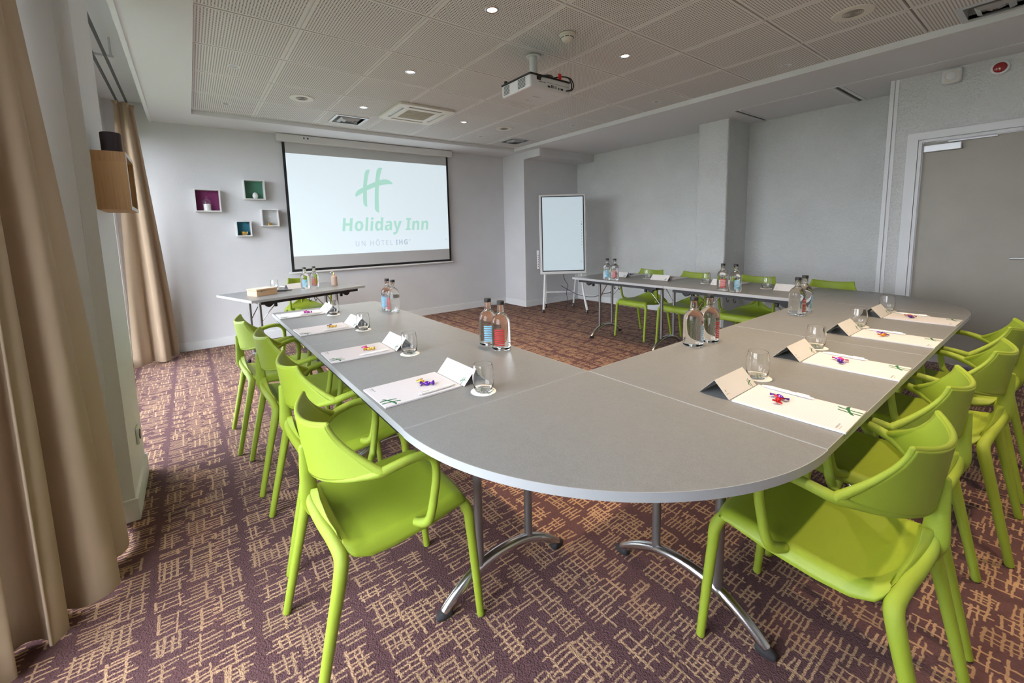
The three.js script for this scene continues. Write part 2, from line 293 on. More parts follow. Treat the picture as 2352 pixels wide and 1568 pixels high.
// a T leg: two posts on an arched chrome foot with rubber ends; runs along local z, centred
const footPts = []; for (let i = 0; i <= 14; i++) { const t = i / 14 * 2 - 1; footPts.push([0, 0.022 + 0.105 * (1 - Math.pow(Math.abs(t), 2.2)), t * 0.265]); }
const footGeo = tube(footPts, [0.017, 0.018, 0.019, 0.019, 0.019, 0.018, 0.017], 36, 14);
const capGeo = (s) => tube([[0, 0.010, s * 0.29], [0, 0.0115, s * 0.275], [0, 0.016, s * 0.248]], [0.012, 0.0185, 0.0205], 8, 14).translate(0, 0.0, 0);
const capA = capGeo(1), capB = capGeo(-1);
const postGeo = (s) => tube([[0, 0.115, s * 0.115], [0, 0.42, s * 0.115], [0, TH - TT - 0.004, s * 0.115]], 0.0155, 4, 14);
const postA = postGeo(1), postB = postGeo(-1);
function tLeg(parent, x, z, turn) {
  const o = new THREE.Group(); o.name = 'leg'; o.position.set(x, 0, z); o.rotation.y = turn; parent.add(o);
  mesh('post', postA, M.steel, o); mesh('post', postB, M.steel, o); mesh('foot', footGeo, M.chrome, o); mesh('rubber_cap', capA, M.rubber, o); mesh('rubber_cap', capB, M.rubber, o);
  return o;
}
// folding table, long side along local x
function foldTable(IN) {
  const o = new THREE.Group();
  mesh('tabletop', topGeo('rect'), M.top, o); mesh('edge_band', bandGeo('rect'), M.edge, o);
  for (const s of [-1, 1]) mesh('side_rail', bx(-L / 2 + 0.09, L / 2 - 0.09, TH - TT - 0.028, TH - TT, s * (W / 2 - 0.03) - 0.012, s * (W / 2 - 0.03) + 0.012), M.black, o);
  for (const s of [-1, 1]) {
    tLeg(o, s * (L / 2 - IN), 0, 0);
    mesh('crossbar', tube([[s * (L / 2 - IN), TH - TT - 0.045, -0.3], [s * (L / 2 - IN), TH - TT - 0.045, 0.3]], 0.013, 2, 10), M.steel, o);
    for (const q of [-1, 1]) {
      const sh = new THREE.Shape(); sh.moveTo(-0.055, 0); sh.lineTo(0.055, 0); sh.quadraticCurveTo(0.05, -0.05, 0.015, -0.062); sh.quadraticCurveTo(-0.02, -0.06, -0.055, 0);
      const hg = new THREE.ExtrudeGeometry(sh, { depth: 0.022, bevelEnabled: true, bevelSize: 0.003, bevelThickness: 0.003, bevelSegments: 1 }); hg.scale(s, 1, 1); if (s < 0) flip(hg); hg.translate(s * (L / 2 - IN - 0.012), TH - TT - 0.003, q * 0.31 - 0.011);
      mesh('hinge_bracket', hg, M.black, o);
      mesh('lock_knob', rbx(0.026, 0.034, 0.026, 0.006, s * (L / 2 - IN - 0.065), TH - TT - 0.055, q * 0.31), M.black, o);
      mesh('brace', tube([[s * (L / 2 - IN), 0.47, q * 0.115], [s * (L / 2 - IN - 0.08), 0.58, q * 0.14], [s * (L / 2 - IN - 0.19), TH - TT - 0.01, q * 0.17]], 0.005, 6, 8), M.chrome, o);
    }
  }
  for (const d of [-0.03, 0.03]) mesh('hook', tube([[d, TH - TT, W / 2 - 0.06], [d, TH - TT - 0.055, W / 2 - 0.06], [d + 0.012, TH - TT - 0.07, W / 2 - 0.06], [d + 0.02, TH - TT - 0.055, W / 2 - 0.06]], 0.004, 10, 6), M.black, o);
  return o;
}
function flip(g) { if (g.index) { const a = g.index.array; for (let i = 0; i < a.length; i += 3) [a[i], a[i + 2]] = [a[i + 2], a[i]]; } else for (const k of ['position', 'normal', 'uv']) { const t = g.attributes[k], n = t.itemSize; for (let i = 0; i < t.count; i += 3) for (let c = 0; c < n; c++) { const A = t.array, p = i * n + c, q = (i + 2) * n + c; [A[p], A[q]] = [A[q], A[p]]; } } g.computeVertexNormals(); return g; }
const tableProto = foldTable(0.055), tableWall = foldTable(0.19);
const GT = 'grey folding tables of the U';
copy(tableProto, 'folding_table', 'grey folding table of the window-side row, next to the near curved corner', 'table', [-W / 2, 0, -L / 2], Math.PI / 2, GT);
copy(tableProto, 'folding_table', 'grey folding table at the end of the window-side row towards the screen', 'table', [-W / 2, 0, -1.5 * L], Math.PI / 2, GT);
copy(tableProto, 'folding_table', 'grey folding table of the cross row beside the curved corner towards the windows', 'table', [L / 2, 0, W / 2], 0, GT);
copy(tableProto, 'folding_table', 'grey folding table of the cross row beside the curved corner near the door', 'table', [1.5 * L, 0, W / 2], 0, GT);
copy(tableWall, 'folding_table', 'grey folding table of the wall-side row next to the curved corner near the door', 'table', [2 * L + W / 2, 0, -L / 2], Math.PI / 2 + Math.PI, GT);
copy(tableWall, 'folding_table', 'grey folding table at the end of the wall-side row towards the flip chart', 'table', [2 * L + W / 2, 0, -1.5 * L], Math.PI / 2 + Math.PI, GT);
const DESK = { x: -0.383, z: -3.838, a: 17 * Math.PI / 180 };
copy(tableWall, 'folding_table', 'grey folding table standing alone under the projection screen', 'table', [DESK.x, 0, DESK.z], DESK.a);
function quarter(label, pos, turn) {
  const o = thing('corner_table', label, 'table', pos, turn, 'curved corner tables of the U');
  mesh('tabletop', topGeo('q'), M.top, o); mesh('edge_band', bandGeo('q'), M.edge, o);
  mesh('under_rail', merge([bx(-0.7, -0.05, TH - TT - 0.022, TH - TT, 0.02, 0.05), bx(-0.05, -0.02, TH - TT - 0.022, TH - TT, 0.05, 0.7)]), M.black, o);
  return o;
}
quarter('grey quarter-round corner table joining window-side row and cross row', [-0.001, 0, 0.001], 0);
quarter('grey quarter-round corner table beside the beige door', [2 * L + 0.001, 0, 0.001], Math.PI / 2);

// ---------------------------------------------------------------- lime stacking armchairs (forward = local +z)
M.lime = phy({ color: lin(0.272, 0.365, 0.024), roughness: 0.46, bumpMap: rep(fineNoise, 10), bumpScale: 0.0003 });
const seatRows = [   // v, z, y, half width, edge roll, dish
  [0.00, 0.258, 0.392, 0.192, 0.000, 0.0], [0.05, 0.262, 0.422, 0.196, 0.004, 0.0], [0.10, 0.252, 0.445, 0.202, 0.010, 0.001], [0.17, 0.215, 0.4555, 0.208, 0.020, 0.004],
  [0.32, 0.110, 0.452, 0.213, 0.030, 0.010], [0.48, -0.010, 0.446, 0.215, 0.032, 0.013], [0.60, -0.080, 0.446, 0.215, 0.030, 0.013], [0.68, -0.122, 0.451, 0.208, 0.022, 0.008],
  [0.75, -0.148, 0.459, 0.184, 0.010, 0.0], [0.82, -0.166, 0.474, 0.145, 0.003, -0.004], [0.89, -0.178, 0.494, 0.096, 0.000, -0.005], [0.95, -0.184, 0.518, 0.052, 0.000, -0.003], [1.00, -0.187, 0.555, 0.020, 0.000, 0.0]];
const seatGeo = shell((u, v) => {
  const [z, y, hw, roll, dish] = piece(seatRows, v), s0 = (u - 0.5) * 2, s = Math.sign(s0) * Math.pow(Math.abs(s0), 0.8), a = Math.abs(s), r = sst(0.84, 1.12, a) * 1.9;
  return [s * hw * (1 - 0.02 * r), y - dish * (1 - a * a) - roll * r, z + (v < 0.12 ? -0.02 * a ** 4 : 0) + (v > 0.7 ? 0.022 * sst(0.7, 0.85, v) * a * a : 0)];
}, 40, 56, (u, v) => 0.014);
const seatAll = seatGeo;
const BW0 = 0.244, BW1 = 0.150, BZ0 = -0.180, BZ1 = -0.200, BF0 = 0.136, BF1 = 0.045, flare = (v) => Math.pow(1 - v, 1.8);
const backAt = (s, v) => { const a = Math.abs(s), hw = lerp(BW1, BW0, flare(v)), fw = lerp(BF1, BF0, flare(v)), yb = 0.612 + 0.052 * Math.pow(a, 2.2), yt = 0.785 + 0.016 * a * a; return [s * hw, lerp(yb, yt, v), lerp(BZ0, BZ1, v) + fw * a * a]; };
const backGeo = shell((u, v) => backAt((u - 0.5) * 2, v), 40, 22, () => 0.0135);
const edgeRun = (n, f) => Array.from({ length: n + 1 }, (_, i) => f(i / n));
const backAll = merge([backGeo, tube(edgeRun(20, (t) => backAt(t * 2 - 1, 1)), 0.0067, 40, 10), tube(edgeRun(14, (t) => backAt(1, t)), [0.0125, 0.0095, 0.0075, 0.0067, 0.0067], 28, 10), tube(edgeRun(14, (t) => backAt(-1, t)), [0.0125, 0.0095, 0.0075, 0.0067, 0.0067], 28, 10), tube(edgeRun(20, (t) => backAt(t * 2 - 1, 0)), [0.012, 0.0075, 0.0067, 0.0075, 0.012], 44, 10)]);
const armGeo = (s) => tube([[s * 0.150, 0.630, -0.128], [s * 0.208, 0.649, -0.082], [s * 0.241, 0.663, -0.044], [s * 0.251, 0.674, -0.004], [s * 0.255, 0.680, 0.040], [s * 0.255, 0.675, 0.084], [s * 0.254, 0.650, 0.109], [s * 0.252, 0.600, 0.115], [s * 0.249, 0.540, 0.107], [s * 0.246, 0.487, 0.097], [s * 0.239, 0.460, 0.089], [s * 0.224, 0.449, 0.078], [s * 0.200, 0.444, 0.066]],
  [0.006, 0.0105, 0.0140, 0.0136, 0.0130, 0.0126, 0.0124, 0.0124, 0.0126, 0.0130, 0.0140, 0.0145, 0.013], 72, 14);
const frontLeg = (s) => tube([[s * 0.150, 0.438, 0.196], [s * 0.184, 0.431, 0.234], [s * 0.199, 0.402, 0.248], [s * 0.203, 0.330, 0.255], [s * 0.204, 0.160, 0.270], [s * 0.205, 0.006, 0.282]], [0.009, 0.0170, 0.0175, 0.0155, 0.0140, 0.0128], 30, 14);
const rearLeg = (s) => tube([[s * 0.003, 0.545, -0.187], [s * 0.022, 0.512, -0.185], [s * 0.075, 0.482, -0.175], [s * 0.145, 0.458, -0.161], [s * 0.191, 0.430, -0.154], [s * 0.206, 0.385, -0.164], [s * 0.211, 0.250, -0.196], [s * 0.215, 0.120, -0.226], [s * 0.217, 0.006, -0.252]], [0.012, 0.0155, 0.0165, 0.0175, 0.0195, 0.0190, 0.0160, 0.0145, 0.0132], 48, 14);
const stemGeo = tube([[0, 0.690, -0.190], [0, 0.640, -0.188], [0, 0.590, -0.188], [0, 0.530, -0.187], [0, 0.478, -0.176]], [0.014, 0.018, 0.0195, 0.024, 0.018], 20, 14, () => [0.75, 1.15]);
function makeChair() {
  const o = new THREE.Group();
  mesh('seat', seatAll, M.lime, o); mesh('backrest', backAll, M.lime, o); mesh('back_stem', stemGeo, M.lime, o);
  for (const s of [-1, 1]) { mesh('armrest', CH['a' + s], M.lime, o); mesh('leg', CH['f' + s], M.lime, o); mesh('leg', CH['r' + s], M.lime, o); }
  return o;
}
const CH = {}; for (const s of [-1, 1]) { CH['a' + s] = armGeo(s); CH['f' + s] = frontLeg(s); CH['r' + s] = rearLeg(s); }
const chairProto = makeChair();
const ORD = ['first', 'second', 'third', 'fourth'], GC = 'lime armchairs around the U of tables';
[[-0.845, -0.19, 90], [-0.805, -0.80, 90], [-0.82, -1.44, 90], [-0.87, -2.0, 90]].forEach(([x, z, a], i) => copy(chairProto, 'armchair', `lime plastic armchair at window-side row, ${ORD[i]} from the near curved corner`, 'chair', [x, 0, z], a * Math.PI / 180, GC));
[[0.162, 0.795, 180], [0.712, 0.775, 183], [1.35, 0.83, 180], [1.95, 0.83, 180]].forEach(([x, z, a], i) => copy(chairProto, 'armchair', `lime plastic armchair at cross row, ${ORD[i]} from the window-side curved corner`, 'chair', [x, 0, z], a * Math.PI / 180, GC));
[[3.15, -1.925, -90], [3.155, -1.36, -90], [3.16, -0.72, -90], [3.16, -0.11, -90]].forEach(([x, z, a], i) => copy(chairProto, 'armchair', `lime plastic armchair against textured wall, ${ORD[i]} from the flip chart`, 'chair', [x, 0, z], a * Math.PI / 180, GC));
copy(chairProto, 'armchair', 'lime plastic armchair behind the lone table under the projection screen', 'chair', [-0.13, 0, -4.5], 12 * Math.PI / 180);
// ---------------------------------------------------------------- place settings
const GREEN = 'rgb(36,118,66)';
function drawH(x, cx, cy, s, col) {            // the slanted H mark: two strokes and a rising crossbar
  x.save(); x.translate(cx, cy); x.scale(s, s); x.fillStyle = col;
  const blob = (pts) => { x.beginPath(); x.moveTo(pts[0], pts[1]); for (let i = 2; i < pts.length; i += 4) x.quadraticCurveTo(pts[i], pts[i + 1], pts[i + 2], pts[i + 3]); x.closePath(); x.fill(); };
  blob([-0.105, -0.40, -0.17, -0.41, -0.20, -0.33, -0.27, -0.1, -0.275, 0.30, -0.27, 0.385, -0.19, 0.395, -0.185, 0.1, -0.175, 0.0, -0.16, -0.2, -0.085, -0.395, -0.10, -0.40, -0.105, -0.40]);
  blob([0.18, -0.46, 0.10, -0.47, 0.07, -0.38, 0.0, -0.1, -0.02, 0.42, -0.01, 0.50, 0.075, 0.515, 0.08, 0.15, 0.10, -0.02, 0.12, -0.25, 0.205, -0.45, 0.20, -0.46, 0.18, -0.46]);
  blob([-0.44, 0.17, -0.45, 0.08, -0.34, 0.02, -0.05, -0.13, 0.16, -0.20, 0.34, -0.25, 0.43, -0.14, 0.44, -0.11, 0.41, -0.115, 0.2, -0.11, 0.05, -0.05, -0.15, 0.01, -0.42, 0.18, -0.43, 0.18, -0.44, 0.17]);
  x.restore();
}
const padMap = canvas(724, 1024, (x, w, h) => {
  x.fillStyle = 'rgb(246,245,248)'; x.fillRect(0, 0, w, h); x.strokeStyle = 'rgb(222,214,226)'; x.lineWidth = 2;
  for (let y = 60; y < 880; y += 24) { x.beginPath(); x.moveTo(34, y); x.lineTo(w - 34, y); x.stroke(); }
  x.fillStyle = 'rgb(90,96,96)'; x.font = 'bold italic 25px sans-serif'; x.fillText('Holiday Inn', 40, 946); x.font = '14px sans-serif'; x.fillText('UN HÔTEL IHG', 40, 970);
  x.save(); x.beginPath(); x.rect(0, 0, w, h); x.clip(); drawH(x, 610, 930, 270, GREEN); x.restore();
});
const tentMap = canvas(512, 184, (x, w, h) => {
  x.fillStyle = 'rgb(245,245,244)'; x.fillRect(0, 0, w, h); drawH(x, 442, 140, 84, GREEN); drawH(x, 42, 112, 26, 'rgb(120,124,124)'); x.fillStyle = 'rgb(120,124,124)'; x.font = 'bold 9px sans-serif'; x.fillText('Holiday Inn', 20, 142);
});
const coasterMap = canvas(256, 256, (x) => { x.fillStyle = 'rgb(240,239,234)'; x.fillRect(0, 0, 256, 256); drawH(x, 128, 118, 120, GREEN); x.fillStyle = GREEN; x.font = 'bold italic 26px sans-serif'; x.fillText('Holiday Inn', 66, 215); });
const penMap = canvas(512, 32, (x) => { x.fillStyle = 'rgb(246,246,246)'; x.fillRect(0, 0, 512, 32); x.fillStyle = GREEN; x.font = 'bold italic 24px sans-serif'; x.fillText('Holiday Inn', 180, 24); drawH(x, 160, 15, 26, GREEN); });
M.paper = std({ color: lin(0.66, 0.65, 0.67), roughness: 0.85 });
M.pad = std({ map: padMap, color: lin(0.64, 0.64, 0.655), roughness: 0.8 }); M.tent = std({ map: tentMap, color: lin(0.66, 0.66, 0.67), roughness: 0.75, side: THREE.DoubleSide });
M.coaster = std({ map: coasterMap, roughness: 0.8 }); M.pen = std({ color: lin(0.74, 0.74, 0.74), roughness: 0.3 }); M.penPrint = std({ map: penMap, roughness: 0.3 });
M.glass = phy({ color: lin(1, 1, 1), transmission: 1, thickness: 0.02, roughness: 0, ior: 1.48 });
M.bottle = phy({ color: lin(1, 1, 1), transmission: 1, thickness: 0.05, roughness: 0, ior: 1.36, attenuationColor: lin(0.93, 0.97, 0.97), attenuationDistance: 0.35 });

// local frame of a setting: forward = +z (away from the sitter), right = -x seen from above when facing +z
const padProto = new THREE.Group();
mesh('sheets', rbx(0.208, 0.006, 0.297, 0.001, 0, 0.003, 0, 1), M.paper, padProto);
{ const g = new THREE.PlaneGeometry(0.206, 0.295); g.rotateX(-Math.PI / 2).rotateY(Math.PI).translate(0, 0.0063, 0); mesh('printed_sheet', g, M.pad, padProto); }
const tentProto = new THREE.Group();
{ // folded card, 210 mm long, opening along x
  const t = 0.0006, half = 0.05, h = 0.0545;
  const face = (s) => { const g = new THREE.BoxGeometry(0.208, 0.0738, t), uv = g.attributes.uv; g.rotateX(s * Math.atan2(half, h)); g.translate(0, h / 2 + 0.0004, -s * half / 2); if (s > 0) g.rotateY(0); return g; };
  const near = new THREE.BoxGeometry(0.208, 0.0738, t); near.rotateY(Math.PI); near.rotateX(Math.atan2(half, h)); near.translate(0, h / 2 + 0.0006, -half / 2);
  const far = new THREE.BoxGeometry(0.208, 0.0738, t); far.rotateX(-Math.atan2(half, h)); far.translate(0, h / 2 + 0.0006, half / 2);
  mesh('front_face', near, M.tent, tentProto); mesh('rear_face', far, M.tent, tentProto);
}
const glassProto = new THREE.Group();
{ const out = [[0, 0], [0.026, 0], [0.0305, 0.003], [0.0345, 0.012], [0.0385, 0.032], [0.0392, 0.050], [0.0372, 0.075], [0.0335, 0.1000], [0.0328, 0.1008], [0.0321, 0.1000], [0.0357, 0.075], [0.0376, 0.050], [0.0368, 0.032], [0.0325, 0.015], [0.027, 0.010], [0, 0.0085]];
  mesh('bowl', lathe(out, 40), M.glass, glassProto); }
const coasterGeo = new THREE.CylinderGeometry(0.046, 0.046, 0.0014, 40).translate(0, 0.0007, 0);
const penProto = new THREE.Group();
mesh('barrel', tube([[0, 0.0052, -0.064], [0, 0.0052, 0.0], [0, 0.0052, 0.06]], [0.0046, 0.0052, 0.005], 8, 12), M.pen, penProto);
mesh('tip', tube([[0, 0.0052, 0.062], [0, 0.0052, 0.078]], [0.0044, 0.0014], 3, 10), M.pen, penProto);
mesh('button', tube([[0, 0.0052, -0.066], [0, 0.0052, -0.074]], 0.0028, 2, 8), M.pen, penProto);
mesh('clip', rbx(0.0034, 0.0018, 0.036, 0.0006, 0, 0.0112, -0.045, 1), M.pen, penProto);
{ const g = new THREE.PlaneGeometry(0.062, 0.0045); g.rotateX(-Math.PI / 2).rotateY(-Math.PI / 2).translate(0, 0.01055, 0.022); mesh('print', g, M.penPrint, penProto); }
// wrapped sweet: a lump with two crimped fans
const sweetBody = new THREE.SphereGeometry(1, 14, 10); { const p = sweetBody.attributes.position; for (let i = 0; i < p.count; i++) { const v = V(p.getX(i), p.getY(i), p.getZ(i)), k = 1 + 0.12 * Math.sin(5 * Math.atan2(v.y, v.z)) * (1 - v.x * v.x); p.setXYZ(i, v.x * 0.0125, v.y * 0.0075 * k + 0.0075, v.z * 0.0085 * k); } sweetBody.computeVertexNormals(); }
function fan(s) {
  const pos = [], idx = [], n = 14; for (let r = 0; r < 3; r++) for (let i = 0; i <= n; i++) { const a = i / n * 2 - 1, R = [0.001, 0.009, 0.017][r], w = [0.25, 0.75, 0.95][r]; pos.push(s * (0.0105 + R * Math.cos(a * 0.8)), 0.0085 + (i % 2 ? 0.0022 : -0.0022) * r * 0.7 + Math.sin(a * 2) * 0.0015 * r, R * Math.sin(a * w) * 1.05); }
  for (let r = 0; r < 2; r++) for (let i = 0; i < n; i++) { const a = r * (n + 1) + i, b = a + n + 1; idx.push(a, b, a + 1, a + 1, b, b + 1); }
  const g = new THREE.BufferGeometry(); g.setAttribute('position', new THREE.Float32BufferAttribute(pos, 3)); g.setIndex(idx); g.setAttribute('uv', new THREE.Float32BufferAttribute(new Float32Array(pos.length / 3 * 2), 2)); g.computeVertexNormals(); return g;
}
const fanA = fan(1), fanB = fan(-1), foil = {};
const FOIL = { gold: [0.75, 0.50, 0.08], purple: [0.13, 0.04, 0.42], pink: [0.75, 0.05, 0.28], red: [0.65, 0.02, 0.03], orange: [0.85, 0.27, 0.02], violet: [0.42, 0.08, 0.42], blue: [0.08, 0.08, 0.5] };
for (const k in FOIL) foil[k] = std({ color: lin(...FOIL[k]), metalness: 0.55, roughness: 0.22, side: THREE.DoubleSide });
function sweet(col, label, pos, turn, group) {
  const o = thing('wrapped_sweet', label, 'sweet', pos, turn, group);
  mesh('body', sweetBody, foil[col], o); mesh('wrapper_end', fanA, foil[col], o); mesh('wrapper_end', fanB, foil[col], o);
}
const ROWS = {
  window: { turn: Math.PI / 2, name: 'window-side row', from: 'from the near curved corner', seats: [[-0.64, -0.28], [-0.642, -0.905], [-0.642, -1.575], [-0.645, -2.215]], sweets: [['gold', 'purple'], ['pink', 'gold'], ['purple', 'gold'], ['pink', 'violet']] },
  cross: { turn: Math.PI, name: 'cross row', from: 'from the window-side curved corner', seats: [[0.228, 0.653], [0.842, 0.650], [1.487, 0.652], [2.125, 0.645]], sweets: [['red', 'purple'], ['purple', 'pink'], ['orange', 'purple'], ['purple', 'orange']] },
  wall: { turn: -Math.PI / 2, name: 'wall-side row', from: 'from the flip chart', seats: [[3.078, -2.05], [3.078, -1.515], [3.078, -0.845], [3.078, -0.29]], sweets: [['blue', 'red'], ['red', 'pink'], ['purple', 'gold'], ['pink', 'purple']] },
};
for (const key in ROWS) {
  const R_ = ROWS[key];
  R_.seats.forEach(([px, pz], i) => {
    const c = Math.cos(R_.turn), s = Math.sin(R_.turn), at = (r, f, y = TH) => [px + (-r) * c + f * s, y + 0.0004, pz + r * s + f * c], jit = rr(-0.02, 0.02);
    const where = `at ${ORD[i]} seat ${R_.from}, ${R_.name}`;
    copy(padProto, 'notepad', `lined white notepad ${where}`, 'notepad', at(0, 0), R_.turn + jit, 'notepads on the tables');
    copy(tentProto, 'name_card', `folded white name card ${where}`, 'name card', at(0.0, 0.207), R_.turn + jit * 0.6, 'folded name cards on the tables');
    const cst = mesh('coaster', coasterGeo, M.coaster); cst.position.set(...at(0.188, 0.188)); cst.rotation.y = R_.turn + 0.4 + jit * 8; tag(cst, `round paper coaster ${where}`, 'coaster', 'paper coasters under the glasses');
    copy(glassProto, 'drinking_glass', `clear stemless drinking glass ${where}`, 'glass', at(0.183 + jit * 0.2, 0.19, TH + 0.0014), 0, 'drinking glasses on the tables');
    copy(penProto, 'pen', `white pen lying on the notepad ${where}`, 'pen', at(0.086, 0.055, TH + 0.0062), R_.turn + (key === 'window' ? 0.03 : -0.05) + jit, 'white pens on the notepads');
    const [a, b] = R_.sweets[i], al = rr(-0.4, 0.4);
    sweet(a, `${a} foil-wrapped sweet on notepad ${where}`, at(-0.014, 0.045, TH + 0.0066), al + R_.turn, 'wrapped sweets on the notepads');
    sweet(b, `${b} foil-wrapped sweet on notepad ${where}`, at(0.014, 0.052, TH + 0.0066), al + 1.1 + R_.turn, 'wrapped sweets on the notepads');
  });
}

// ---------------------------------------------------------------- water bottles
const bottleGeo = lathe([[0, 0], [0.036, 0], [0.0425, 0.003], [0.0455, 0.010], [0.0458, 0.040], [0.0458, 0.125], [0.0445, 0.140], [0.0400, 0.155], [0.0315, 0.168], [0.0215, 0.176], [0.0172, 0.182], [0.0160, 0.190], [0.0160, 0.222], [0, 0.222]], 48);
const capLathe = lathe([[0, 0.2215], [0.0172, 0.2215], [0.0178, 0.2235], [0.0178, 0.2375], [0.0165, 0.2395], [0, 0.2395]], 32);
function labelMap(col) {
  return canvas(512, 512, (x) => { x.clearRect(0, 0, 512, 512); x.fillStyle = 'rgb(28,28,32)'; x.font = 'bold 78px sans-serif'; x.fillText('PUREZZA', 30, 92);
    x.fillStyle = col; for (let i = 0; i < 9; i++) x.fillRect(20, 132 + i * 41, 472, 24); });
}
const labelGeo = (() => { const pos = [], uv = [], idx = [], n = 16, a0 = -0.62, a1 = 0.62, R = 0.0462; for (let i = 0; i <= n; i++) for (let j = 0; j < 2; j++) { const a = lerp(a0, a1, i / n), y = j ? 0.136 : 0.022; pos.push(R * Math.sin(a), y, R * Math.cos(a)); uv.push(i / n, j); } for (let i = 0; i < n; i++) { const a = i * 2; idx.push(a, a + 2, a + 1, a + 1, a + 2, a + 3); } const g = new THREE.BufferGeometry(); g.setAttribute('position', new THREE.Float32BufferAttribute(pos, 3)); g.setAttribute('uv', new THREE.Float32BufferAttribute(uv, 2)); g.setIndex(idx); g.computeVertexNormals(); return g; })();
M.labelBlue = std({ map: labelMap('rgb(120,190,225)'), transparent: true, roughness: 0.5, side: THREE.DoubleSide });
M.labelRed = std({ map: labelMap('rgb(170,32,36)'), transparent: true, roughness: 0.5, side: THREE.DoubleSide });
function bottle(col, label, x, z, turn, y = TH) {
  const o = thing('water_bottle', label, 'bottle', [x, y + 0.0004, z], turn, 'glass water bottles with striped prints');
  mesh('glass_body', bottleGeo, M.bottle, o); mesh('cap', capLathe, M.black, o); mesh('printed_stripes', labelGeo, col === 'red' ? M.labelRed : M.labelBlue, o);
}
const BP = [
  ['window-side row, near the middle of the U opening', [-0.075, -0.60, -0.075, -0.49], [-0.5, -0.85]],
  ['window-side row, towards the screen', [-0.080, -1.935, -0.078, -1.83], [-1.1, -1.5]],
  ['cross row, towards the windows', [0.655, 0.078, 0.780, 0.09], [0.35, 0.15]],
  ['cross row, towards the door', [1.93, 0.12, 1.785, 0.13], [0.2, -0.05]],
  ['wall-side row, towards the flip chart', [2.53, -1.98, 2.53, -1.875], [-1.0, -0.95]],
  ['wall-side row, towards the door', [2.515, -0.575, 2.525, -0.69], [-0.75, -1.0]],
];
for (const [where, [x0, z0, x1, z1], [a, b]] of BP) { bottle('blue', `clear water bottle with blue stripes on ${where}`, x0, z0, a); bottle('red', `clear water bottle with red stripes on ${where}`, x1, z1, b); }

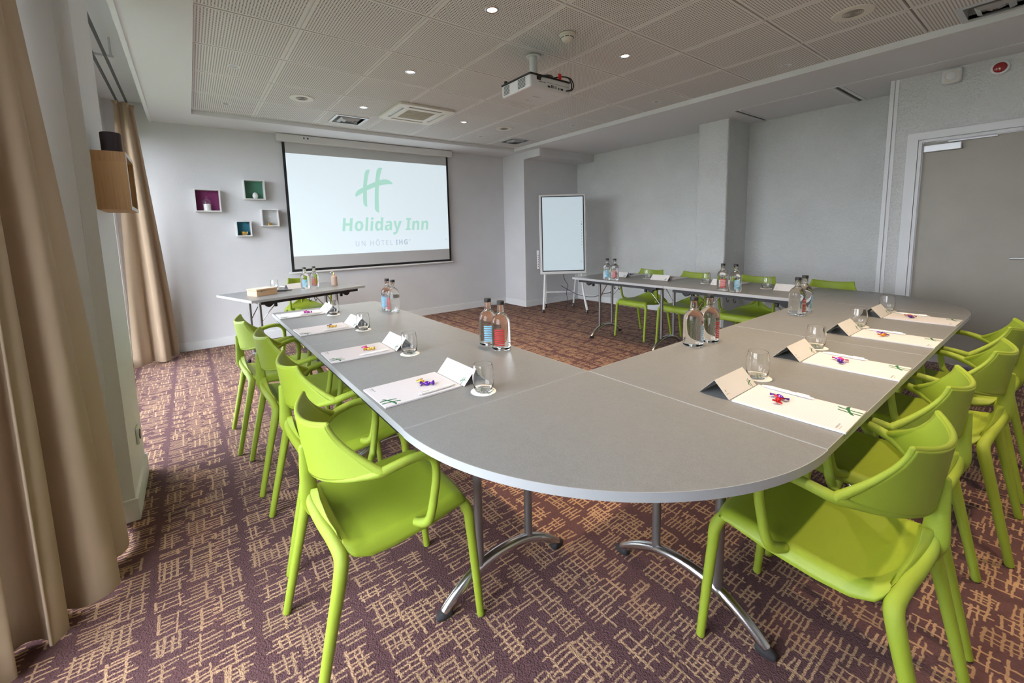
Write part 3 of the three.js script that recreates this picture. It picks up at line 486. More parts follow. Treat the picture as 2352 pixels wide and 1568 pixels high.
// ---------------------------------------------------------------- lone table under the screen: its own things
{
  const a = DESK.a;
  bottle('blue', 'clear water bottle with blue stripes on table under the screen', -0.275, -3.83, -0.2); bottle('red', 'clear water bottle with red stripes on table under the screen', -0.165, -3.885, -0.3);
  const g = copy(glassProto, 'drinking_glass', 'clear stemless drinking glass on the table under the screen', 'glass', [-0.535, TH + 0.002, -4.12], 0, 'drinking glasses on the tables');
  const cst = mesh('coaster', coasterGeo, M.coaster); cst.position.set(-0.535, TH + 0.0004, -4.12); tag(cst, 'round white paper coaster on the table under the screen', 'coaster', 'paper coasters under the glasses');
  copy(tentProto, 'name_card', 'folded white name card on the table under the screen', 'name card', [-0.34, TH + 0.0004, -4.02], a + Math.PI, 'folded name cards on the tables');
  copy(padProto, 'notepad', 'lined white notepad on the table under the screen', 'notepad', [-0.31, TH + 0.0004, -4.215], a, 'notepads on the tables');
  sweet('pink', 'pink foil-wrapped sweet on the table under the screen', [-0.40, TH + 0.007, -4.17], 0.5, 'wrapped sweets on the notepads');
  const woodMap = canvas(512, 256, (x, w, h) => { x.fillStyle = 'rgb(196,164,128)'; x.fillRect(0, 0, w, h); for (let i = 0; i < 420; i++) { x.fillStyle = `rgba(${rr(120, 170) | 0},${rr(90, 130) | 0},${rr(60, 95) | 0},0.16)`; x.fillRect(rnd() * w, rnd() * h, rr(60, 300), rr(1, 3)); } });
  const boxTop = canvas(512, 256, (x, w, h) => { x.fillStyle = 'rgb(214,206,192)'; x.fillRect(0, 0, w, h); x.strokeStyle = 'rgba(110,112,106,0.9)'; x.lineWidth = 5; for (let i = 0; i < 26; i++) { x.beginPath(); const cx = rr(30, 480), cy = rr(30, 226); x.moveTo(cx, cy); x.quadraticCurveTo(cx + rr(-50, 50), cy + rr(-40, 40), cx + rr(-70, 70), cy + rr(-40, 40)); x.stroke(); } });
  M.wood = std({ map: woodMap, roughness: 0.6 });
  const b = thing('wooden_box', 'small pale wooden tea box with printed lid on table', 'box', [-0.71, TH, -3.68], a + 0.12);
  mesh('base', rbx(0.21, 0.052, 0.17, 0.003, 0, 0.026, 0, 1), M.wood, b); mesh('lid', rbx(0.214, 0.016, 0.174, 0.003, 0, 0.0615, 0, 1), M.wood, b);
  { const q = new THREE.PlaneGeometry(0.2, 0.16); q.rotateX(-Math.PI / 2).translate(0, 0.0698, 0); mesh('lid_print', q, std({ map: boxTop, roughness: 0.6 }), b); }
  mesh('latch', rbx(0.016, 0.02, 0.004, 0.001, -0.06, 0.05, 0.088, 1), M.chrome, b);
  const s = thing('soap_dispenser', 'matt beige pump dispenser on table under the screen', 'dispenser', [0.05, TH, -3.9], a);
  mesh('bottle', lathe([[0, 0], [0.030, 0], [0.034, 0.004], [0.034, 0.095], [0.031, 0.108], [0.022, 0.114], [0.013, 0.116], [0.013, 0.121], [0, 0.121]], 32), std({ color: lin(0.42, 0.31, 0.25), roughness: 0.75 }), s);
  mesh('collar', lathe([[0, 0.121], [0.011, 0.121], [0.011, 0.137], [0.006, 0.139], [0.0045, 0.139], [0.0045, 0.160], [0, 0.160]], 20), M.gold, s);
  mesh('spout', tube([[0.004, 0.163, 0], [-0.012, 0.164, 0], [-0.034, 0.160, 0], [-0.038, 0.150, 0]], [0.0075, 0.007, 0.0045, 0.004], 12, 10), M.chrome, s);
  const r = thing('remote_control', 'black remote control with cable beside the wooden tea box', 'remote', [-0.52, TH, -3.83], a + 0.9);
  mesh('body', rbx(0.045, 0.014, 0.12, 0.004, 0, 0.007, 0), M.black, r);
  mesh('cable', tube([[0.0, 0.006, 0.055], [0.02, 0.004, 0.09], [0.05, 0.004, 0.10], [0.07, 0.004, 0.085], [0.085, 0.004, 0.05]], 0.003, 20, 6), M.black, r);
}
// ---------------------------------------------------------------- projection screen
{
  const x0 = -0.20, x1 = 2.205, yt = 2.525, yb = 0.852, z = BACK + 0.055;
  const pic = canvas(2048, 1120, (x, w, h) => {
    x.fillStyle = 'rgb(226,240,247)'; x.fillRect(0, 0, w, h);
    const G = 'rgb(176,224,208)';
    drawH(x, 1000, 345, 560, G);
    x.fillStyle = G; x.save(); x.translate(548, 852); x.transform(1, 0, -0.12, 1, 0, 0); x.font = 'bold 214px sans-serif'; x.fillText('Holiday Inn', 0, 0); x.restore();
    x.fillStyle = 'rgb(196,210,222)'; x.font = '88px sans-serif'; let px = 711; for (const ch of 'UN HÔTEL') { x.fillText(ch, px, 1035); px += x.measureText(ch).width + 12; }
    x.font = 'bold 88px sans-serif'; x.fillStyle = 'rgb(182,200,214)'; px += 24; for (const ch of 'IHG') { x.fillText(ch, px, 1035); px += x.measureText(ch).width + 8; }
    x.font = '34px sans-serif'; x.fillText('®', px, 995); x.beginPath(); x.strokeStyle = 'rgb(196,212,222)'; x.lineWidth = 4; x.arc(2000, 985, 13, 0, 7); x.stroke();
  });
  const o = thing('projection_screen', 'wide pull-down projection screen with black border showing a green hotel logo', 'projection screen');
  mesh('case', merge([rbx(2.53, 0.095, 0.10, 0.012, (x0 + x1) / 2, 2.567, BACK + 0.06)]), std({ color: lin(0.66, 0.65, 0.63), roughness: 0.5 }), o);
  for (const x of [-0.09, 2.0]) mesh('bracket', bx(x - 0.07, x + 0.07, 2.60, SOF, BACK, BACK + 0.09), M.whitePlastic, o);
  mesh('maker_plate', bx(0.05, 0.115, 2.568, 2.588, BACK + 0.11, BACK + 0.1112), std({ map: canvas(256, 80, (x) => { x.fillStyle = 'rgb(214,214,210)'; x.fillRect(0, 0, 256, 80); x.fillStyle = 'rgb(40,48,90)'; x.font = 'bold 50px sans-serif'; x.fillText('PROCOLOR', 6, 58, 244); }), roughness: 0.5 }), o);
  const B = 0.032;
  mesh('black_border', merge([bx(x0, x0 + B, yb, yt, z - 0.002, z + 0.0015), bx(x1 - B, x1, yb, yt, z - 0.002, z + 0.0015), bx(x0 + B, x1 - B, yb, yb + B, z - 0.002, z + 0.0015)]), M.black, o);
  mesh('fabric', bx(x0 + B, x1 - B, yb + B, yt, z - 0.002, z), std({ color: lin(0.52, 0.52, 0.51), roughness: 0.9 }), o);
  const px0 = x0 + B + 0.0, px1 = x1 - B, pb = 1.055, pt = 2.385;
  const pg = new THREE.PlaneGeometry(px1 - px0, pt - pb).translate((px0 + px1) / 2, (pt + pb) / 2, z + 0.0008);
  const pm = mesh('projected_picture', pg, std({ map: pic, color: lin(0.5, 0.5, 0.5), emissive: lin(1, 1, 1), emissiveMap: pic, emissiveIntensity: 0.64, roughness: 0.9 }), o); pm.userData.label = 'projected picture with pale green logo on light blue';
  mesh('bottom_bar', tube([[x0 - 0.03, yb - 0.014, z], [x1 + 0.03, yb - 0.014, z]], 0.014, 2, 12), M.whitePlastic, o);
  const pl = new THREE.RectAreaLight(lin(0.86, 0.95, 1.0), 0.5, px1 - px0, pt - pb); pl.position.set((px0 + px1) / 2, (pt + pb) / 2, z + 0.01); pl.rotation.y = Math.PI; pl.name = 'projection_screen_glow'; scene.add(pl);
}
// ---------------------------------------------------------------- cube shelves on the screen wall
function cubeShelf(x0, x1, y0, y1, col, label) {
  const D = 0.12, t = 0.011, o = thing('cube_shelf', label, 'wall shelf', [0, 0, 0], 0, 'white cube shelves on the screen wall'), m = M.whitePlastic, z0 = BACK, z1 = BACK + D;
  mesh('side_panel', bx(x0, x0 + t, y0, y1, z0, z1), m, o); mesh('side_panel', bx(x1 - t, x1, y0, y1, z0, z1), m, o);
  mesh('top_panel', bx(x0 + t, x1 - t, y1 - t, y1, z0, z1), m, o); mesh('bottom_panel', bx(x0 + t, x1 - t, y0, y0 + t, z0, z1), m, o);
  mesh('back_panel', bx(x0 + t, x1 - t, y0 + t, y1 - t, z0, z0 + 0.012), std({ color: lin(...col), roughness: 0.7 }), o);
  return [(x0 + x1) / 2, y0 + t, z0 + 0.065];
}
{
  const gm = phy({ color: lin(1, 1, 1), transmission: 1, thickness: 0, roughness: 0, ior: 1.5 });
  let c = cubeShelf(-1.165, -0.915, 1.632, 1.89, [0.16, 0.012, 0.09], 'white cube shelf with magenta back holding a candle cloche');
  let o = thing('glass_cloche', 'clear glass bell cloche over the white candle', 'cloche', [c[0] - 0.01, c[1], c[2]]);
  mesh('dome', lathe([[0.046, 0], [0.046, 0.09], [0.040, 0.118], [0.025, 0.136], [0.006, 0.142], [0.006, 0.146], [0.013, 0.152], [0.0135, 0.160], [0.007, 0.166], [0, 0.167]], 32), gm, o);
  o = thing('white_candle', 'thick white candle under the glass cloche', 'candle', [c[0] - 0.01, c[1], c[2]]);
  mesh('wax', lathe([[0, 0], [0.033, 0], [0.035, 0.003], [0.035, 0.074], [0.032, 0.078], [0, 0.076]], 28), std({ color: lin(0.8, 0.8, 0.77), roughness: 0.6 }), o); mesh('wick', tube([[0, 0.076, 0], [0.002, 0.088, 0]], 0.0012, 3, 6), M.black, o);
  c = cubeShelf(-0.668, -0.442, 1.782, 2.02, [0.06, 0.19, 0.12], 'white cube shelf with green back holding a white egg');
  o = mesh('egg_ornament', lathe(Array.from({ length: 17 }, (_, i) => { const a = i / 16 * Math.PI; return [0.031 * Math.sin(a) * (1 + 0.12 * Math.cos(a)), 0.040 - 0.040 * Math.cos(a)]; }), 28), std({ color: lin(0.78, 0.78, 0.76), roughness: 0.5 })); o.position.set(c[0] + 0.008, c[1], c[2]); tag(o, 'white egg ornament in the green-backed cube shelf', 'ornament');
  c = cubeShelf(-0.505, -0.312, 1.452, 1.668, [0.62, 0.62, 0.62], 'white cube shelf with white back holding stacked glass ornament');
  o = thing('glass_candlestick', 'stacked clear glass ornament with gold block foot', 'ornament', [c[0] + 0.0, c[1], c[2]]);
  mesh('gold_foot', rbx(0.046, 0.034, 0.046, 0.004, 0, 0.017, 0), M.gold, o);
  mesh('glass_bulbs', lathe([[0.012, 0.034], [0.026, 0.046], [0.030, 0.062], [0.022, 0.08], [0.012, 0.088], [0.020, 0.098], [0.026, 0.112], [0.022, 0.128], [0.014, 0.136]], 28), gm, o);
  c = cubeShelf(-0.785, -0.623, 1.335, 1.522, [0.02, 0.17, 0.25], 'small white cube shelf with teal back holding a gold bowl');
  o = mesh('gold_bowl', lathe([[0, 0.004], [0.018, 0.004], [0.020, 0], [0.024, 0.004], [0.036, 0.022], [0.041, 0.046], [0.0395, 0.046], [0.034, 0.024], [0.020, 0.009], [0, 0.007]], 32), M.gold); o.position.set(c[0] + 0.005, c[1], c[2]); tag(o, 'small shiny gold bowl in the teal-backed cube shelf', 'bowl');
}
// ---------------------------------------------------------------- oak cube shelf on the pier, dark candle
{
  const oak = canvas(512, 512, (x, w, h) => { x.fillStyle = 'rgb(190,148,98)'; x.fillRect(0, 0, w, h); for (let i = 0; i < 900; i++) { x.fillStyle = `rgba(${rr(130, 165) | 0},${rr(92, 120) | 0},${rr(52, 75) | 0},${rr(0.08, 0.2).toFixed(2)})`; x.fillRect(rnd() * w, rnd() * h, rr(1, 2.5), rr(60, 400)); } });
  M.oak = std({ map: rep(oak, 3), roughness: 0.55 });
  const o = thing('oak_shelf', 'oak veneer cube shelf fixed to the pier beside the curtain', 'wall shelf'), x0 = PIER, x1 = PIER + 0.115, y0 = 1.455, y1 = 1.712, z0 = -1.76, z1 = -1.445, t = 0.016;
  mesh('side_panel', bx(x0, x1, y0, y1, z1 - t, z1), M.oak, o); mesh('side_panel', bx(x0, x1, y0, y1, z0, z0 + t), M.oak, o);
  mesh('top_panel', bx(x0, x1, y1 - t, y1, z0 + t, z1 - t), M.oak, o); mesh('bottom_panel', bx(x0, x1, y0, y0 + t, z0 + t, z1 - t), M.oak, o); mesh('back_panel', bx(x0, x0 + 0.01, y0 + t, y1 - t, z0 + t, z1 - t), M.oak, o);
  mesh('front_edging', merge([bx(x1, x1 + 0.002, y0, y1, z1 - t, z1 - 0.002), bx(x1, x1 + 0.002, y1 - t, y1, z0, z1 - t), bx(x1, x1 + 0.002, y0, y0 + t, z0, z1 - t), bx(x1, x1 + 0.002, y0 + t, y1 - t, z0, z0 + t)]), M.whitePlastic, o);
  const prof = []; prof.push([0, 0], [0.036, 0]); prof.push([0.037, 0.002], [0.037, 0.088], [0.035, 0.091], [0.032, 0.088], [0, 0.086]);
  const cg = lathe(prof, 72); { const p = cg.attributes.position; for (let i = 0; i < p.count; i++) { const r = Math.hypot(p.getX(i), p.getZ(i)); if (r > 0.03 && i % 2) p.setXYZ(i, p.getX(i) * 0.985, p.getY(i), p.getZ(i) * 0.985); } cg.computeVertexNormals(); }
  const c = thing('dark_candle', 'dark plum pillar candle standing on the oak cube shelf', 'candle', [PIER + 0.066, y1, -1.52]);
  mesh('wax', cg, std({ color: lin(0.045, 0.032, 0.040), roughness: 0.7 }), c); mesh('wick', tube([[0, 0.086, 0], [0.001, 0.102, 0]], 0.0013, 3, 6), M.cream, c);
}
// ---------------------------------------------------------------- curtains and rails
const weave = canvas(256, 256, (x) => { x.fillStyle = 'rgb(128,128,128)'; x.fillRect(0, 0, 256, 256); for (let i = 0; i < 256; i += 2) { x.fillStyle = `rgba(${i % 4 ? 90 : 170},${i % 4 ? 90 : 170},${i % 4 ? 90 : 170},0.6)`; x.fillRect(0, i, 256, 1); x.fillRect(i, 0, 1, 256); } }, false);
M.curtain = phy({ color: lin(0.40, 0.295, 0.20), roughness: 0.85, transmission: 0.05, thickness: 0, sheen: 0.2, sheenRoughness: 0.6, sheenColor: lin(0.5, 0.4, 0.3), bumpMap: rep(weave, 12), bumpScale: 0.0006, side: THREE.DoubleSide });
function drape(hem, top, y0, y1, n = 160, rows = 26) {
  const A = new THREE.CatmullRomCurve3(hem.map(([x, z]) => V(x, 0, z)), false, 'centripetal'), B = new THREE.CatmullRomCurve3(top.map(([x, z]) => V(x, 0, z)), false, 'centripetal');
  const pos = [], uv = [], idx = [], len = A.getLength();
  for (let i = 0; i <= n; i++) { const a = A.getPointAt(i / n), b = B.getPointAt(i / n); for (let j = 0; j <= rows; j++) { const t = j / rows, k = Math.pow(t, 1.25), y = lerp(y0, y1, t); const w = 0.006 * Math.sin(i * 0.21 + t * 5) * (1 - t); pos.push(lerp(a.x, b.x, k) + w, y, lerp(a.z, b.z, k) + w * 0.5); uv.push(i / n * len, y); } }
  for (let i = 0; i < n; i++) for (let j = 0; j < rows; j++) { const a = i * (rows + 1) + j, b = a + rows + 1; idx.push(a, b, a + 1, a + 1, b, b + 1); }
  const g = new THREE.BufferGeometry(); g.setAttribute('position', new THREE.Float32BufferAttribute(pos, 3)); g.setAttribute('uv', new THREE.Float32BufferAttribute(uv, 2)); g.setIndex(idx); g.computeVertexNormals(); return g;
}
{
  const hem = [[-1.845, -1.37], [-1.74, -1.385], [-1.635, -1.36], [-1.588, -1.27], [-1.600, -1.13], [-1.68, -1.06], [-1.74, -1.03], [-1.68, -0.995], [-1.61, -0.985], [-1.588, -0.935], [-1.61, -0.885], [-1.68, -0.872], [-1.78, -0.93], [-1.83, -0.88], [-1.76, -0.83], [-1.70, -0.80], [-1.735, -0.735]];
  const top = [[-1.80, -1.36], [-1.77, -1.37], [-1.74, -1.35], [-1.725, -1.29], [-1.725, -1.23], [-1.75, -1.19], [-1.775, -1.17], [-1.755, -1.14], [-1.735, -1.12], [-1.725, -1.09], [-1.735, -1.06], [-1.755, -1.05], [-1.785, -1.07], [-1.80, -1.04], [-1.78, -1.00], [-1.76, -0.98], [-1.775, -0.94]];
  const o = thing('curtain', 'full-length beige curtain bunched beside the pier', 'curtain', [0, 0, 0], 0, 'beige window curtains');
  mesh('cloth', drape(hem, top, 0.015, 2.63, 220, 30), M.curtain, o);
  const hem2 = [[-1.735, -0.735], [-1.765, -0.79], [-1.815, -0.80], [-1.85, -0.77], [-1.83, -0.70], [-1.79, -0.66], [-1.83, -0.62]], top2 = [[-1.775, -0.94], [-1.785, -0.96], [-1.80, -0.96], [-1.81, -0.94], [-1.805, -0.91], [-1.79, -0.89], [-1.80, -0.87]];
  mesh('leading_panel', drape(hem2, top2, 0.015, 2.63, 90, 30), M.curtain, o);
  mesh('edge_piping', tube(Array.from({ length: 9 }, (_, i) => { const t = i / 8, k = Math.pow(t, 1.25); return [lerp(-1.732, -1.772, k), lerp(0.02, 2.62, t), lerp(-0.733, -0.938, k)]; }), 0.0045, 30, 8), M.curtain, o);
  const hemF = [[-1.83, -4.50], [-1.76, -4.52], [-1.70, -4.60], [-1.685, -4.66], [-1.645, -4.63], [-1.61, -4.57], [-1.56, -4.56], [-1.53, -4.62], [-1.545, -4.72], [-1.525, -4.79], [-1.49, -4.765], [-1.462, -4.81], [-1.475, -4.89], [-1.54, -4.93], [-1.66, -4.94]];
  const topF = [[-1.72, -4.36], [-1.70, -4.37], [-1.688, -4.40], [-1.69, -4.42], [-1.67, -4.41], [-1.655, -4.385], [-1.635, -4.38], [-1.62, -4.41], [-1.625, -4.45], [-1.61, -4.48], [-1.595, -4.47], [-1.585, -4.49], [-1.59, -4.53], [-1.62, -4.55], [-1.66, -4.55]];
  const f = thing('curtain', 'full-length beige curtain hanging beside the screen wall', 'curtain', [0, 0, 0], 0, 'beige window curtains');
  mesh('cloth', drape(hemF, topF, 0.015, 2.60, 200, 30), M.curtain, f);
  mesh('heading', drape(topF, topF.map(([x, z], i) => [x + (i % 2 ? 0.012 : -0.012), z + (i % 2 ? 0.01 : -0.01)]), 2.59, 2.64, 120, 4), M.curtain, f);
}
for (const [x, l] of [[-1.63, 'dark curtain rail in the ceiling pocket, closer to the room'], [-1.70, 'dark curtain rail in the ceiling pocket, closer to the glass']]) { const o = mesh('curtain_rail', bx(x - 0.008, x + 0.008, 2.655, 2.672, -4.7, -1.0), M.darkGrey); tag(o, l, 'curtain rail', 'curtain rails'); }
{ const o = thing('rail_bracket', 'small grey bracket joining the two curtain rails', 'bracket'); mesh('arm', bx(-1.73, -1.585, 2.66, 2.676, -3.20, -3.185), M.alu, o); mesh('stem', merge([cyl(0.007, 0.007, 0.126, -1.60, 2.674, -3.192, 10), cyl(0.007, 0.007, 0.126, -1.715, 2.674, -3.192, 10)]), M.alu, o); }
// ---------------------------------------------------------------- outlets
function outlet(name, label, pos, turn) { const o = thing(name, label, 'socket', pos, turn); mesh('plate', rbx(0.085, 0.085, 0.012, 0.004, 0, 0, 0.006), M.whitePlastic, o); mesh('socket_ring', new THREE.TorusGeometry(0.024, 0.003, 8, 28).translate(0, 0, 0.0125), M.darkGrey, o); mesh('socket_well', new THREE.CylinderGeometry(0.021, 0.021, 0.002, 24).rotateX(Math.PI / 2).translate(0, 0, 0.0125), M.alu, o); }
outlet('wall_socket', 'square wall socket low on the window pier', [PIER, 0.30, -1.72], Math.PI / 2);
outlet('wall_socket', 'square wall socket on the textured wall behind the flip chart', [4.65, 0.20, -3.62], -Math.PI / 2);
// ---------------------------------------------------------------- door
{
  const o = thing('door', 'plain beige door with pale frame and silver closer', 'door'); o.name = 'door_1'; o.userData.kind = 'structure';
  const fx = DOORX - 0.02;
  mesh('architrave', merge([bx(fx, DOORX + 0.005, 0, DH + 0.012, DZ0 - 0.085, DZ0 - 0.012), bx(fx, DOORX + 0.005, 0, DH + 0.012, DZ1 + 0.012, DZ1 + 0.085), bx(fx, DOORX + 0.005, DH + 0.012, DH + 0.075, DZ0 - 0.085, DZ1 + 0.085)]), M.trim, o);
  mesh('jamb', merge([bx(DOORX - 0.012, DOORX + 0.15, 0, DH, DZ0 - 0.008, DZ0 + 0.014), bx(DOORX - 0.012, DOORX + 0.15, 0, DH, DZ1 - 0.014, DZ1 + 0.008), bx(DOORX - 0.012, DOORX + 0.15, DH - 0.014, DH + 0.008, DZ0 + 0.014, DZ1 - 0.014)]), M.trim, o);
  mesh('leaf', bx(DOORX + 0.03, DOORX + 0.075, 0.008, DH - 0.018, DZ0 + 0.018, DZ1 - 0.018), std({ color: lin(0.40, 0.37, 0.31), map: rep(softPatch, 0.8), roughness: 0.5 }), o);
  const cl = mesh('closer', rbx(0.05, 0.062, 0.235, 0.006, DOORX + 0.005, DH - 0.075, DZ0 + 0.145), M.alu, o);
  mesh('closer_rail', rbx(0.018, 0.022, 0.46, 0.003, DOORX - 0.02, DH - 0.008, DZ0 + 0.36), M.trim, o);
  mesh('closer_arm', bx(DOORX - 0.012, DOORX + 0.004, DH - 0.036, DH - 0.028, DZ0 + 0.18, DZ0 + 0.46), M.alu, o);
  const h = mesh('handle', tube([[DOORX + 0.03, 0.99, DZ1 - 0.09], [DOORX - 0.02, 0.99, DZ1 - 0.09], [DOORX - 0.028, 0.99, DZ1 - 0.11], [DOORX - 0.028, 0.985, DZ1 - 0.235]], 0.0095, 24, 10), M.alu, o); mesh('rose', new THREE.CylinderGeometry(0.026, 0.026, 0.008, 28).rotateZ(Math.PI / 2).translate(DOORX + 0.027, 0.99, DZ1 - 0.09), M.alu, o);
}
// ---------------------------------------------------------------- alarms over the door
{
  let o = thing('fire_sounder', 'rounded square white fire alarm sounder over the door', 'alarm', [DOORX, 2.545, 0.40], -Math.PI / 2);
  mesh('base', new RoundedBoxGeometry(0.125, 0.125, 0.05, 4, 0.024).translate(0, 0, 0.025), M.whitePlastic, o); mesh('ring', new THREE.TorusGeometry(0.042, 0.006, 10, 36).translate(0, 0, 0.05), M.cream, o); mesh('dome', new THREE.SphereGeometry(0.034, 24, 12, 0, Math.PI * 2, 0, Math.PI / 2).rotateX(Math.PI / 2).scale(1, 1, 0.45).translate(0, 0, 0.05), M.whitePlastic, o);
  o = thing('alarm_beacon', 'round white alarm beacon with red lens over the door', 'alarm', [DOORX, 2.535, 0.67], -Math.PI / 2);
  mesh('base', lathe([[0, 0], [0.055, 0], [0.055, 0.012], [0.050, 0.022], [0, 0.022]], 36).rotateX(Math.PI / 2), M.whitePlastic, o); mesh('lens', new THREE.SphereGeometry(0.040, 24, 12, 0, Math.PI * 2, 0, Math.PI / 2).rotateX(Math.PI / 2).scale(1, 1, 0.5).translate(0, 0, 0.021), phy({ color: lin(0.32, 0.004, 0.006), roughness: 0.12, clearcoat: 1 }), o);
}
// ---------------------------------------------------------------- digital flip chart on its easel
{
  const a = Math.atan2(-0.58, 0.81), o = thing('digital_flip_chart', 'white portrait touch display on a wheeled easel stand, glowing blank', 'display', [3.56, 0, -3.72], a);
  const tilt = -0.055, bd = new THREE.Group(); bd.name = 'display'; bd.position.set(0, 0.61, 0.06); bd.rotation.x = tilt; o.add(bd);
  const w = 0.74, h = 1.27;
  mesh('housing', rbx(w, h, 0.045, 0.012, 0, h / 2, -0.024), M.whitePlastic, bd);
  mesh('bezel', bx(-w / 2 + 0.032, w / 2 - 0.032, 0.045, h - 0.032, -0.003, 0.0006), M.black, bd);
  const ui = canvas(512, 896, (x, W_, H_) => { x.fillStyle = 'rgb(214,230,238)'; x.fillRect(0, 0, W_, H_); x.fillStyle = 'rgb(110,125,135)'; for (let i = 0; i < 9; i++) { x.beginPath(); x.arc(492, 300 + i * 36, i === 1 ? 7 : 4, 0, 7); x.fill(); } x.fillStyle = 'rgb(198,216,224)'; x.fillRect(474, 780, 22, 22); x.fillRect(240, 4, 36, 5); });
  const sg = new THREE.PlaneGeometry(w - 0.094, h - 0.106).translate(0, 0.6115 + 0.032, 0.0012);
  mesh('screen', sg, std({ map: ui, color: lin(0.25, 0.25, 0.25), emissive: lin(1, 1, 1), emissiveMap: ui, emissiveIntensity: 0.57, roughness: 0.3 }), bd);
  const cb = mesh('connector_bar', rbx(0.04, 0.30, 0.05, 0.006, -w / 2 - 0.03, 0.24, -0.02), M.whitePlastic, bd);
  for (let i = 0; i < 6; i++) mesh('port', bx(-w / 2 - 0.04, -w / 2 - 0.026, 0.13 + i * 0.035, 0.14 + i * 0.035, 0.005, 0.0065), M.black, cb);
  mesh('pen_holder', rbx(0.012, 0.14, 0.02, 0.004, w / 2 + 0.006, 0.62, -0.02), M.whitePlastic, bd);
  const up = M.whitePlastic;
  mesh('stand_leg', tube([[-0.29, 0.66, -0.0], [-0.31, 0.3, 0.04], [-0.335, 0.055, 0.10]], 0.018, 8, 12), up, o);
  mesh('stand_leg', tube([[0.29, 0.66, -0.0], [0.31, 0.3, 0.12], [0.335, 0.055, 0.25]], 0.018, 8, 12), up, o);
  mesh('stand_leg', tube([[-0.27, 0.95, -0.05], [-0.25, 0.5, -0.24], [-0.235, 0.07, -0.36]], 0.015, 8, 12), up, o);
  mesh('stand_leg', tube([[0.27, 0.95, -0.05], [0.25, 0.5, -0.24], [0.235, 0.07, -0.36]], 0.015, 8, 12), up, o);
  mesh('stretcher', tube([[-0.245, 0.27, -0.30], [0, 0.27, -0.30], [0.245, 0.27, -0.30]], 0.015, 6, 10), up, o);
  for (const [x, z] of [[-0.335, 0.10], [0.335, 0.25], [-0.235, -0.36], [0.235, -0.36]]) { const c = mesh('caster', new THREE.CylinderGeometry(0.028, 0.028, 0.022, 20).rotateZ(Math.PI / 2).translate(x, 0.028, z), M.rubber, o); mesh('wheel_cap', new THREE.CylinderGeometry(0.017, 0.017, 0.026, 16).rotateZ(Math.PI / 2).translate(x, 0.028, z), up, c); }
  mesh('cable', tube([[0.0, 0.64, -0.02], [0.04, 0.5, -0.08], [0.10, 0.40, -0.12], [0.08, 0.30, -0.14], [0.09, 0.14, -0.14], [0.07, 0.02, -0.12]], 0.004, 40, 6), M.black, o);
  const f = mesh('power_cable', tube([[3.62, 0.40, -3.83], [3.75, 0.34, -3.85], [4.0, 0.21, -3.8], [4.3, 0.15, -3.72], [4.5, 0.19, -3.66], [4.63, 0.20, -3.62]], 0.0045, 50, 6), M.black); tag(f, 'thin black power cable running from flip chart to wall socket', 'cable');
  const fl = new THREE.RectAreaLight(lin(0.88, 0.96, 1.0), 0.4, w - 0.085, h - 0.098); fl.name = 'flip_chart_glow'; o.updateMatrixWorld(true); fl.position.copy(V(0, 0.64, 0.006).applyMatrix4(bd.matrixWorld)); { const q = new THREE.Quaternion(); bd.getWorldQuaternion(q); fl.quaternion.copy(q).multiply(new THREE.Quaternion().setFromAxisAngle(V(0, 1, 0), Math.PI)); } scene.add(fl);
}
// ---------------------------------------------------------------- ceiling fittings
const CY0 = TILE;              // underside of the tiles
const ringGeo = lathe([[0.030, 0.0], [0.031, -0.004], [0.040, -0.005], [0.044, -0.002], [0.044, 0.0]], 36);
const lampGeo = new THREE.CylinderGeometry(0.029, 0.029, 0.002, 28).translate(0, -0.001, 0);
M.bulbOn = std({ color: lin(0.9, 0.85, 0.75), emissive: lin(1.0, 0.78, 0.50), emissiveIntensity: 10, roughness: 0.4 });
M.bulbOff = std({ color: lin(0.58, 0.58, 0.59), roughness: 0.25, metalness: 0.3 });
M.grille = std({ color: lin(0.28, 0.27, 0.25), roughness: 0.6 });
const onSpots = [[0.366, -1.10, 'above the window-side end of the U'], [1.645, -1.085, 'next to the projector towards the door'], [0.367, -2.29, 'second along the row towards the screen'], [0.366, -3.47, 'beside the air conditioner, screen side left'], [1.60, -3.44, 'beside the air conditioner, flip chart side'], [0.366, 0.09, 'over the near curved corner'], [1.645, 0.10, 'over the cross row'], [0.366, 1.28, 'behind the cross row chairs, windows end'], [1.645, 1.28, 'behind the cross row chairs, door end']];
for (const [x, z, w] of onSpots) {
  const o = thing('downlight', `lit round recessed downlight ${w}`, 'ceiling light', [x, CY0, z], 0, 'lit recessed downlights');
  mesh('trim_ring', ringGeo, M.chrome, o); mesh('lamp_disc', lampGeo, M.bulbOn, o);
  const s = new THREE.SpotLight(lin(1.0, 0.74, 0.46), 8, 0, 0.82, 0.85, 2); s.position.set(x, CY0 - 0.012, z); s.target.position.set(x, 0, z); s.castShadow = true; s.shadow.radius = 1.6; s.name = 'downlight_beam'; scene.add(s); scene.add(s.target);
}
for (const [x, z, w] of [[-0.85, -2.92, 'nearer the window soffit'], [-0.835, -4.06, 'in the corner towards the far curtain'], [2.22, -4.0, 'towards the boxed-out corner'], [3.0, -0.45, 'near the door end of the soffit'], [2.945, -1.66, 'over the middle of the wall-side row'], [2.9, -2.85, 'over the end of the wall-side row']]) {
  const o = thing('downlight', `unlit round recessed downlight ${w}`, 'ceiling light', [x, CY0, z], 0, 'unlit recessed downlights'); mesh('trim_ring', ringGeo, M.whitePlastic, o); mesh('lamp_disc', lampGeo, M.bulbOff, o);
}
